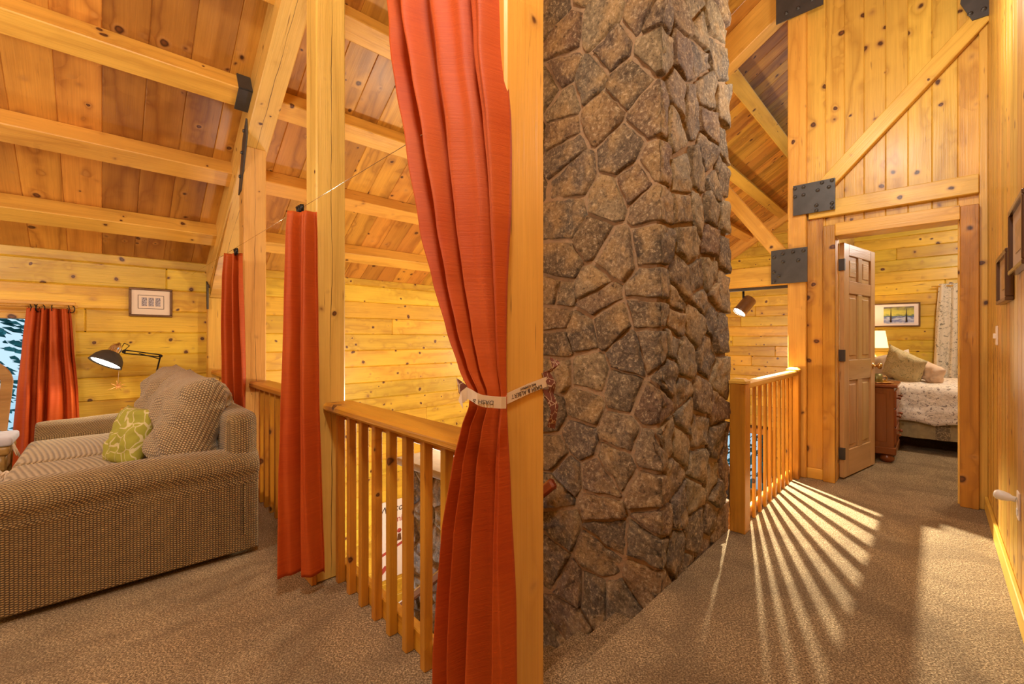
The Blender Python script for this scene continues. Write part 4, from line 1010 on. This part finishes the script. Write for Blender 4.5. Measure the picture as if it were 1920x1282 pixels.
# chair at the far left edge
cw = empty('carved_chair', L, -.78, 4.45, 0, 'carved wooden chair with a tied pad at the left edge', 'chair')
def chair():
    a0, a1 = -.92, -.445; b0, b1 = 4.36, 4.7
    rbox('seat', L, a0, a1, b0, b1, .44, .50, .02, M['chairw'], cw, 3)
    rbox('seat_pad', L, a0-.01, a1+.015, b0-.01, b1, .50, .56, .025, M['bluecloth'], cw, 4, .01)
    prf = []
    for i in range(25):
        t = PI*i/24; prf.append((-.675+.215*math.cos(t), .90+.19*math.sin(t)))
    outer = [(-.49, .55)]+[(x, z) for x, z in prf]+[(-.86, .55)]
    inner = [(-.535, .58)]+[(-.675+(x+.675)*.74, .90+(z-.90)*.72) for x, z in prf]+[(-.815, .58)]
    n = len(outer); vs_, fs = [], []
    c = L.p(-.78, 4.68, .8); w = Matrix.Translation(c) @ L.m; wi = w.inverted()
    for b_ in (4.655, 4.70):
        for p in (outer, inner):
            for (x, z) in p: vs_.append(wi @ L.p(x, b_, z))
    for i in range(n-1):
        fs += [(i, i+1, n+i+1, n+i), (2*n+i, 3*n+i, 3*n+i+1, 2*n+i+1), (i, 2*n+i, 2*n+i+1, i+1), (n+i, n+i+1, 3*n+i+1, 3*n+i)]
    fs += [(0, n, 3*n, 2*n), (n-1, 3*n-1, 4*n-1, 2*n-1)]
    mesh_obj('backrest', vs_, fs, M['chairw'], w, cw)
    prism('back_splat', L, [(-.73, .55), (-.62, .55), (-.59, .8), (-.63, 1.045), (-.72, 1.045), (-.76, .8)], 4.665, 4.69, M['chairw'], cw)
    for x_, y_ in ((a0+.02, b0+.02), (a1-.07, b0+.02), (a0+.02, b1-.07), (a1-.07, b1-.07)):
        p = L.p(x_+.025, y_+.025, 0); w = Matrix.Translation(p)
        lathe('leg', [(0, 0), (.022, 0), (.018, .06), (.024, .12), (.018, .2), (.026, .3), (.032, .38), (.034, .445), (0, .445)], M['chairw'], w, cw, 14)
    rbox('apron', L, a0+.02, a1-.02, b0+.015, b0+.04, .34, .44, .008, M['chairw'], cw, 2)
    rbox('apron', L, a1-.045, a1-.02, b0+.04, b1-.02, .34, .44, .008, M['chairw'], cw, 2)
    for k in range(3): cyl('pad_tie', L.p(a1, b0+.05+.02*k, .52), L.p(a1+.03+.01*k, b0+.02+.03*k, .43-.02*k), .006, .003, M['cream'], cw, 6)
chair()
pf = empty('tasselled_pouf', L, -.6, 4.11, 0, 'cream cord pouf with a loose tassel at the left edge', 'pouf')
lathe('pouf_body', [(0, 0), (.14, .0), (.18, .06), (.192, .2), (.185, .33), (.12, .43), (0, .45)], M['cream'], Matrix.Translation(L.p(-.60, 4.11, 0)), pf, 28)
for k in range(12):
    t = k*.52; p = L.p(-.425, 4.05, .40); cyl('tassel', p, p+Vector((math.cos(t)*.035, math.sin(t)*.03, -.02-.03*(k % 3))), .006, .004, M['cream'], pf, 6)
# picture on the log wall
pc = empty('framed_picture', L, -.2, EAVE-.03, 1.45, 'small bronze-framed triptych print on the log wall above the lamp', 'picture')
def frame_on_b(F, a0, a1, z0, z1, bw, th, fw, par, matf, inner):
    """frame on a wall b = bw, standing toward -b"""
    b0, b1 = bw-th, bw
    for (x0, x1, y0, y1) in ((a0, a1, z0, z0+fw), (a0, a1, z1-fw, z1), (a0, a0+fw, z0+fw, z1-fw), (a1-fw, a1, z0+fw, z1-fw)):
        box('frame', F, x0, x1, b0, b1, y0, y1, matf, par, .005)
    inner(a0+fw, a1-fw, z0+fw, z1-fw, b0+th*.45, b1)
aL, YL = Bpx(241, EAVE); aR, YR = Bpx(323, EAVE)
z0p = H-(594-HOR)/FPX*(YL+YR)/2; z1p = H-(541-HOR)/FPX*(YL+YR)/2
def inner1(x0, x1, y0, y1, b0, b1):
    box('mat_board', L, x0, x1, b0, b1, y0, y1, M['mat_board'], pc, 0)
    w, h_ = x1-x0, y1-y0
    xa, xb, ya, yb = x0+w*.16, x1-w*.16, y0+h_*.24, y1-h_*.2
    box('inner_border', L, xa, xb, b0-.002, b0, ya, yb, M['ink'], pc, 0)
    box('inner_mat', L, xa+.004, xb-.004, b0-.003, b0-.002, ya+.004, yb-.004, M['mat_board'], pc, 0)
    ww = (xb-xa)
    for k in range(3):
        c = xa+ww*(.24+.26*k); pr = leaf_print('tiny_print_%d' % k, (.45, .4, .42), (.07, .05, .05), 45, (.35, .3))
        box('small_print', L, c-ww*.10, c+ww*.10, b0-.004, b0-.003, ya+(yb-ya)*.2, ya+(yb-ya)*.82, pr, pc, 0)
frame_on_b(L, aL, aR, z0p, z1p, EAVE, .025, .020, pc, M['frame_gold'], inner1)
# pictures on the right wall
M['darkframe'] = simple('dark_walnut_frame', (.10, .045, .02), .3, coat=.3)
M['landscape'] = simple('brown_landscape_print', (.40, .22, .08), .4, 0, .8, 18)
def rpic(a0, a1, z0, z1, label):
    o = empty('framed_picture', R, (a0+a1)/2, RW, z0, label, 'picture')
    b0, b1 = RW, RW+.03
    fw = .02
    for (x0, x1, y0, y1) in ((a0, a1, z0, z0+fw), (a0, a1, z1-fw, z1), (a0, a0+fw, z0+fw, z1-fw), (a1-fw, a1, z0+fw, z1-fw)):
        box('frame', R, x0, x1, b0, b1, y0, y1, M['darkframe'], o, .003)
    box('mat_board', R, a0+fw, a1-fw, b0, b0+.016, z0+fw, z1-fw, simple('tan_mat', (.42, .27, .15), .7), o, 0)
    w, h_ = a1-a0, z1-z0
    box('print', R, a0+w*.28, a1-w*.28, b0+.016, b0+.018, z0+h_*.28, z1-h_*.28, M['landscape'], o, 0)
rpic(3.14, 3.58, 1.385, 1.635, 'smaller dark-framed picture on the board wall, farther from the camera')
rpic(2.58, 3.03, 1.49, 1.78, 'dark-framed landscape picture cut off by the right edge')
sw = empty('light_switch', R, 3.93, RW, 1.16, 'small cream light switch plate on the right board wall', 'switch')
box('plate', R, 3.88, 3.96, RW, RW+.006, 1.165, 1.28, M['mat_board'], sw, .002)
box('toggle', R, 3.915, 3.925, RW+.006, RW+.018, 1.205, 1.235, M['mat_board'], sw, .001)
ot = empty('wall_outlet', R, 2.98, RW, .42, 'cream outlet plate low on the right board wall', 'outlet')
box('plate', R, 2.93, 3.0, RW, RW+.006, .405, .525, M['mat_board'], ot, .002)
box('socket', R, 2.95, 2.98, RW+.006, RW+.009, .42, .45, M['white'], ot, .001)
q = (R.v*.9+R.u*.25+UP*.12).normalized().to_track_quat('Z', 'Y').to_matrix().to_4x4() @ Matrix.Scale(.68, 4); q.translation = R.p(2.975, RW+.010, .487)
nl = empty('night_light', R, 2.975, RW+.01, .487, 'white rounded plug-in air freshener in the outlet', 'plug')
lathe('plug_body', [(0, 0), (.018, 0), (.018, .02), (.026, .03), (.032, .06), (.031, .085), (.022, .098), (.016, .10), (.014, .09), (0, .088)], M['white'], q, nl, 24)
# track light
tl = empty('track_light', R, 4.6, 1.2, 1.69, 'lit track spotlight hanging from the beam beside the chimney', 'lamp')
TL = R.p(4.83, 1.32, 1.47)
def atR(x, y, a):
    r = (x-CX)/FPX; Y = a/(R.u.x*r+R.u.y); return Vector((r*Y, Y, H-(y-HOR)/FPX*Y))
AT = 4.62
box('track', R, AT-.02, AT+.02, .96, 1.95, 1.665, 1.69, M['steel'], tl, .002)
f0 = atR(1403, 566, AT); fbot = atR(1389, 588, AT)
cyl('stem', atR(1394, 546, AT), atR(1394, 562, AT), .010, .010, M['black'], tl, 10)
axd = (fbot-f0).normalized(); axd = (axd-R.u*.55).normalized()
q = axd.to_track_quat('Z', 'Y').to_matrix().to_4x4(); q.translation = f0-axd*.04
lathe('spot_can', [(0, 0), (.05, 0), (.058, .01), (.06, .15), (.065, .16), (.065, .175), (.058, .175), (.055, .16), (.0, .158)], M['frame_gold'], q, tl, 24)
lathe('bulb_face', [(0, .168), (.054, .168), (.054, .164), (0, .164)], M['bulb_glow'], q, tl, 24)
cyl('yoke', atR(1394, 561, AT), f0+axd*.03, .007, .007, M['black'], tl, 8)
sp = f0+axd*.15
lamp_spot('track_spot_light', R.p(4.75, 1.36, 1.50), R.p(3.95, 1.0, 0), 950, (1, .90, .70), 84, .014, .75)
# welcome sign on the lower log wall
sg = empty('welcome_sign', L, 2.6, EAVE-.02, -1.9, 'cream welcome sign with red pictures on the log wall below', 'sign')
aS0, YS = Bpx(707, EAVE); aS1, _ = Bpx(775, EAVE)
zS1 = H-(945-HOR)/FPX*YS; zS0 = H-(1092-HOR)/FPX*YS
box('board', L, aS0, aS1, EAVE-.02, EAVE-.001, zS0, zS1, M['print_paper'], sg, .003)
mid = (aS0+aS1)/2
text_obj('sign_words', 'Welcome', .125, M['ink'], basis(L, L.p(mid, EAVE-.022, zS1-.11), L.u, UP), sg, .001, shear=.2)
text_obj('sign_words', 'family', .12, M['redink'], basis(L, L.p(mid+.03, EAVE-.022, zS1-.26), L.u, UP), sg, .001)
for k in range(4):
    xk = mid-.11+.075*k
    lathe('painted_head', [(0, 0), (.030, .0), (.030, .003), (0, .003)], M['mat_board'] if k % 2 else M['redink'], basis(L, L.p(xk, EAVE-.0205, zS1-.42), L.u, UP), sg, 14)
    prism('painted_figure', L, [(xk-.03, zS1-.55), (xk+.03, zS1-.55), (xk+.02, zS1-.46), (xk-.02, zS1-.46)], EAVE-.024, EAVE-.02, M['redink'] if k % 2 else M['frame_gold'], sg)
bar('painted_ribbon', L.p(aS0+.02, EAVE-.022, zS0+.32), L.p(aS1-.02, EAVE-.022, zS0+.48), .035, .003, M['redink'], sg, UP, 0)
bar('painted_ribbon', L.p(aS0+.01, EAVE-.022, zS0+.08), L.p(aS0+.12, EAVE-.022, zS0+.17), .06, .003, M['redink'], sg, UP, 0)
aO, YO = Bpx(683, EAVE); zO = H-(1061-HOR)/FPX*YO
oo = empty('wall_outlet', L, aO, EAVE, zO, 'cream outlet plate on the log wall left of the welcome sign', 'outlet')
box('plate', L, aO-.04, aO+.04, EAVE-.008, EAVE-.001, zO-.06, zO+.06, M['white'], oo, .002)
for dz in (-.03, .012): box('socket', L, aO-.015, aO+.015, EAVE-.011, EAVE-.008, zO+dz, zO+dz+.025, M['mat_board'], oo, .001)
# television and cabinet in the room below
tb = empty('media_cabinet', R, 8.6, 3.0, LOW, 'orange pine cabinet in the room below, glimpsed beside the chimney', 'cabinet')
box('body', R, 8.35, 8.9, 2.55, 3.9, LOW+.08, LOW+.75, M['rail'], tb, .006)
box('top', R, 8.32, 8.93, 2.52, 3.93, LOW+.75, LOW+.79, M['rail'], tb, .006)
box('plinth', R, 8.4, 8.88, 2.6, 3.85, LOW, LOW+.08, M['trim'], tb, .002)
for b_ in (2.6, 3.25): box('cabinet_door', R, 8.33, 8.35, b_, b_+.6, LOW+.12, LOW+.72, M['trim'], tb, .004)
tv = empty('television', R, 8.6, 3.1, LOW+.79, 'dark grey television on the cabinet in the room below', 'television')
rbox('casing', R, 8.5, 8.75, 2.7, 3.7, LOW+.82, LOW+1.5, .02, M['darktv'], tv, 2)
box('screen', R, 8.49, 8.5, 2.74, 3.66, LOW+.88, LOW+1.46, simple('black_screen', (.01, .012, .015), .1), tv, 0)
rbox('stand', R, 8.5, 8.8, 2.95, 3.45, LOW+.79, LOW+.82, .01, M['darktv'], tv, 2)
# ================================================================== BEDROOM CONTENT
ns = empty('nightstand', R, 5.9, .5, 0, 'cherry nightstand with bun feet beside the open door', 'nightstand')
def nightstand(ns, a0, a1, b0, b1, top):
    box('body', R, a0+.02, a1-.02, b0+.015, b1, .11, top-.03, M['cherry'], ns, .006, 2)
    box('top', R, a0, a1, b0-.01, b1, top-.03, top, M['cherry'], ns, .008)
    box('base_moulding', R, a0+.005, a1-.005, b0+.0, b1, .08, .15, M['cherry'], ns, .008)
    box('side_panel', R, a0+.014, a0+.021, b0+.07, b1-.06, .2, top-.09, M['cherry'], ns, .004, 2)
    for k in range(3):
        z0_ = .17+k*(top-.22)/3; dr = box('drawer', R, a0+.05, a1-.05, b0+.0, b0+.02, z0_, z0_+(top-.22)/3-.015, M['cherry'], ns, .005)
        for aa in (a0+.16, a1-.16):
            q = (-R.v).to_track_quat('Z', 'Y').to_matrix().to_4x4(); q.translation = R.p(aa, b0+.001, z0_+.09)
            lathe('drawer_knob', [(0, 0), (.008, 0), (.008, .012), (.016, .02), (.012, .03), (0, .032)], M['cherry'], q, dr, 12)
    for aa in (a0+.07, a1-.07):
        for bb_ in (b0+.07, b1-.07):
            lathe('bun_foot', [(0, 0), (.035, 0), (.055, .02), (.058, .045), (.04, .075), (.03, .085), (0, .085)], M['cherry'], Matrix.Translation(R.p(aa, bb_, 0)), ns, 18)
nightstand(ns, 5.62, 6.22, .27, .86, .76)
ns2 = empty('nightstand', R, 8.1, .6, 0, 'second cherry nightstand on the far side of the bed carrying the lamp', 'nightstand')
nightstand(ns2, 7.86, 8.36, .38, .87, .72)
tc_ = empty('gold_tray', R, 5.8, .42, .76, 'round gilt tray on the near cherry nightstand', 'tray')
lathe('tray_dish', [(0, 0), (.10, 0), (.125, .014), (.12, .016), (.098, .005), (0, .005)], M['brass'], Matrix.Translation(R.p(5.80, .42, .76)), tc_, 28)
cp = empty('tin_cup', R, 5.8, .43, .766, 'green and gold tin cup on the tray', 'cup')
lathe('cup_body', [(0, 0), (.048, 0), (.05, .004), (.05, .085), (.046, .085), (.044, .01), (0, .01)], M['tin'], Matrix.Translation(R.p(5.80, .43, .766)), cp, 24)
torus('cup_handle', basis(R, R.p(5.80, .37, .81), R.v, UP), .022, .005, M['brass'], cp)
bd_ = empty('bed', R, 7.0, -.2, 0, 'bed with leafy white quilt and patterned skirt', 'bed')
BA0, BA1, BB0, BB1 = 6.38, 7.75, -1.35, .86
rbox('mattress', R, BA0+.03, BA1-.03, BB0+.03, BB1-.02, .36, .66, .06, M['cream'], bd_, 4)
box('bed_rail', R, BA0+.08, BA1-.08, BB0+.06, BB1-.04, .2, .36, M['cherry'], bd_, .01)
box('headboard', R, BA0+.0, BA1, BB1-.02, BB1+.02, .1, 1.0, M['cherry'], bd_, .012)
for aa in (BA0+.1, BA1-.15):
    for bb_ in (BB0+.1, BB1-.15): box('leg', R, aa, aa+.05, bb_, bb_+.05, 0, .2, M['cherry'], bd_, .004)
# quilt with scalloped hem
def quilt():
    vs_, fs = [], []; c = R.p(7.05, -.25, .6); w = Matrix.Translation(c) @ R.m; wi = w.inverted(); nu, nv = 40, 60
    for j in range(nv+1):
        b_ = BB0-.02+(BB1-.1-BB0)*j/nv
        hem = .30+.035*abs(math.sin(b_*PI/.42))
        prof = [(BA0-.035, hem), (BA0-.03, hem+.1), (BA0-.012, .5), (BA0-.0, .66), (BA0+.03, .70), (BA0+.10, .715)]
        for i in range(nu+1):
            t = i/nu
            if t < .4:
                k_ = t/.4*(len(prof)-1); q0 = min(int(k_), len(prof)-2); f = k_-q0
                a_ = prof[q0][0]+(prof[q0+1][0]-prof[q0][0])*f; z_ = prof[q0][1]+(prof[q0+1][1]-prof[q0][1])*f
            else: a_ = BA0+.10+(BA1-BA0-.12)*(t-.4)/.6; z_ = .715+.02*math.sin((t-.4)/.6*PI)
            nn = noise.noise(Vector((a_*7, b_*7, z_*7)))*.016
            vs_.append(wi @ R.p(a_-(abs(nn) if t < .35 else 0), b_, z_+(nn if t >= .35 else 0)))
    for j in range(nv):
        for i in range(nu): a_ = j*(nu+1)+i; fs.append((a_, a_+1, a_+nu+2, a_+nu+1))
    ob = mesh_obj('quilt', vs_, fs, M['quilt'], w, bd_, smooth=True); md = ob.modifiers.new('t', 'SOLIDIFY'); md.thickness = .012
quilt()
def skirt():
    vs_, fs, fm = [], [], []; w = Matrix.Translation(R.p(BA0, -.3, .3)) @ R.m; wi = w.inverted(); n = 120
    for i in range(n+1):
        b_ = BB0+(BB1-.06-BB0)*i/n
        for z_ in (.40, .28, .15): vs_.append(wi @ R.p(BA0+.02+.012*math.sin(b_*34)*(1 if z_ < .3 else .4), b_, z_))
    for i in range(n):
        for k in range(2): a_ = i*3+k; fs.append((a_, a_+1, a_+4, a_+3)); fm.append(1 if (i % 22) in (3, 4, 5, 6, 7, 8) else 0)
    ob = mesh_obj('bed_skirt', vs_, fs, M['skirt'], w, bd_, mats=[M['skirt_band']], fmat=fm); md = ob.modifiers.new('t', 'SOLIDIFY'); md.thickness = .006
skirt()
def ped(nm, x, y, a, w, h_, t, mat, tiltv, label, seed, rollx=0.0):
    c = atR(x, y, a); X = (R.v*-1*.85+R.u*-.5).normalized(); X = (X*math.cos(rollx)+UP*math.sin(rollx)).normalized(); Y = (UP*math.cos(tiltv)+R.v*math.sin(tiltv)); 
    o = pillow(nm, w, h_, t, mat, basis(R, c, X, Y), None, 18, 2.5, seed, .012); tag(o, label, 'pillow', None); return o
ped('white_sham_pillow', 1672, 690, 7.0, .50, .36, .16, M['cream'], .35, 'pale pillow lying against the headboard behind the floral pillow', 1, .25)
ped('floral_pillow', 1694, 688, 6.75, .42, .40, .16, M['floralp'], .42, 'large olive floral pillow leaning at the head of the bed', 2, -.45)
ped('striped_pillow', 1744, 699, 6.75, .28, .24, .12, simple('striped_cream_cloth', (.72, .52, .36), .8, 0, .25, 10, .2), .5, 'small cream striped pillow beside the floral pillow', 3, -.4)
# bedside lamp
bl = empty('table_lamp', R, 8.08, .63, .72, 'lit table lamp with cream shade behind the floral pillow', 'lamp')
lp = R.p(8.06, .63, .72); lw = Matrix.Translation(lp)
lathe('lamp_base', [(0, 0), (.07, 0), (.07, .012), (.03, .03), (.045, .08), (.06, .15), (.05, .22), (.02, .26), (.012, .30), (0, .30)], simple('pale_glazed_base', (.8, .68, .5), .2, coat=.5), lw, bl, 24)
lathe('lamp_shade', [(.165, .36), (.13, .60), (.126, .60), (.161, .36)], M['shade'], lw, bl, 32)
cyl('finial', lp+UP*.6, lp+UP*.63, .008, .004, M['brass'], bl, 8)
cyl('lamp_stem', lp+UP*.3, lp+UP*.6, .004, .004, M['brass'], bl, 8)
lamp_point('bedside_lamp_light', lp+UP*.47, 10, (1, .75, .45), .04)
# bedroom picture
bp_ = empty('framed_picture', R, BW, .58, 1.37, 'pale-framed blue and yellow landscape above the bedside lamp', 'picture')
def pxb(x, y):
    r = (x-CX)/FPX; Y = BW/(R.u.x*r+R.u.y); return Y*(R.v.x*r+R.v.y), H-(y-HOR)/FPX*Y
b0_, zt_ = pxb(1726, 566); _, zb_ = pxb(1726, 612); b1_ = .86
M['paleframe'] = simple('pale_frame', (.66, .5, .38), .4)
box('frame', R, BW-.03, BW-.001, b0_, b1_, zb_, zb_+.018, M['frame_gold'], bp_, .003); box('frame', R, BW-.03, BW-.001, b0_, b1_, zt_-.018, zt_, M['frame_gold'], bp_, .003)
box('frame', R, BW-.03, BW-.001, b0_, b0_+.018, zb_+.018, zt_-.018, M['frame_gold'], bp_, .003); box('frame', R, BW-.03, BW-.001, b1_-.018, b1_, zb_+.018, zt_-.018, M['frame_gold'], bp_, .003)
box('mat_board', R, BW-.015, BW-.002, b0_+.018, b1_-.018, zb_+.018, zt_-.018, simple('white_mat', (.85, .72, .66), .7), bp_, 0)
pb0, pzt = pxb(1714, 574); pb1, pzb = pxb(1657, 607); pzb = pxb(1714, 606)[1]
def painting_mat():
    m, nt, b = new_mat('landscape_painting'); tc = N(nt, 'ShaderNodeTexCoord'); P = tc.outputs['Generated']
    sp_ = N(nt, 'ShaderNodeSeparateXYZ'); lk(nt, P, sp_.inputs[0])
    n_ = noise_n(nt, vscale(nt, P, (5, 3, 9)), 1.0, 3)
    v = math_n(nt, 'ADD', sp_.outputs[2], math_n(nt, 'MULTIPLY_ADD', n_, .5, -.25))
    c = ramp(nt, v, [(0, (.10, .08, .10)), (.2, (.45, .42, .08)), (.42, (.62, .55, .10)), (.52, (.15, .22, .08)), (.6, (.08, .12, .35)), (.72, (.55, .6, .75)), (.85, (.15, .2, .5)), (1, (.6, .6, .7))])
    lk(nt, c, b.inputs['Base Color']); return m
M['paint'] = painting_mat()
box('painting', R, BW-.018, BW-.015, pb0, pb1, pzb, pzt, M['paint'], bp_, 0)
for b_ in (pb0+.08, pb1-.08):
    cyl('painted_tree', R.p(BW-.019, b_, pzb+.02), R.p(BW-.019, b_, pzt-.03), .012, .002, M['ink'], bp_, 6)
# bedroom drape
dr_ = empty('floral_drape', R, BW-.08, -.2, 0, 'pale floral bedroom drape beside the landscape picture', 'curtain')
bz0, zz0 = pxb(1756, 534); rows = []
for z_, bl_, br_, am in ((zz0, bz0-.02, -.55, .8), (1.4, bz0+.01, -.55, 1), (.15, bz0+.05, -.55, 1)): rows.append((z_, R.p(BW-.09, bl_), R.p(BW-.09, br_), am))
curtain('drape_cloth', rows, M['sheer'], dr_, 5.2, .025, R.u, 51, 90, 50)
rr = cyl('drape_rod', R.p(BW-.09, bz0+.05, zz0-.03), R.p(BW-.09, -1.4, zz0-.03), .01, .01, M['beam'], None, 10)
tag(rr, 'wooden rod holding up the floral bedroom drape', 'rod')
# ================================================================== OUTSIDE
gr = poly_floor('ground', [Vector((-60, -60, 0)), Vector((60, -60, 0)), Vector((60, 60, 0)), Vector((-60, 60, 0))], -3.3, -3.2, M['snow'])
def conifer(pos, h_, r_, label, seed):
    rnd = random.Random(seed); o = bpy.data.objects.new('conifer_tree', None); link(o, Matrix.Translation(pos)); tag(o, label, 'tree', 'trees outside the windows')
    cyl('trunk', pos, pos+UP*h_*.95, .16, .03, M['bark'], o, 8)
    vs_, fs = [], []
    for k in range(1500):
        t = rnd.random()**.8; z_ = h_*(.06+.92*t); rr_ = r_*(1-t)*rnd.uniform(.25, 1)+.05; an = rnd.uniform(0, 2*PI)
        c = Vector((math.cos(an)*rr_, math.sin(an)*rr_, z_-rr_*.25)); s_ = rnd.uniform(.06, .2)
        d = Vector((math.cos(an), math.sin(an), -.3)); e = Vector((-math.sin(an), math.cos(an), rnd.uniform(-.3, .3)))
        b0 = len(vs_); vs_ += [c-d*s_, c+e*s_*.5, c+d*s_, c-e*s_*.5, c+UP*.06]
        fs += [(b0, b0+1, b0+4), (b0+1, b0+2, b0+4), (b0+2, b0+3, b0+4), (b0+3, b0, b0+4)]
    ob = mesh_obj('foliage', vs_, fs, M['foliage'], Matrix.Translation(pos), o); ob['kind'] = 'stuff'
for i, (a_, b_, h_, r_, t_) in enumerate(((-2.2, 9.0, 7, 1.9, 'nearest teal-green conifer outside the left window'), (-6.6, 10.5, 8, 2.2, 'teal-green conifer farther left outside the left window'), (-1.9, 14.2, 9, 2.5, 'tall teal-green conifer farthest behind outside the left window'))):
    conifer(L.p(a_, b_, -3.2), h_, r_, t_, 100+i)
for i, (a_, b_, h_, r_, t_) in enumerate(((13.6, 3.4, 6, 1.8, 'teal-green conifer nearest beyond the lower gable windows'), (15.5, 7.6, 7, 2.1, 'teal-green conifer farther off beyond the lower gable windows'))):
    conifer(R.p(a_, b_, -3.2), h_, r_, t_, 200+i)
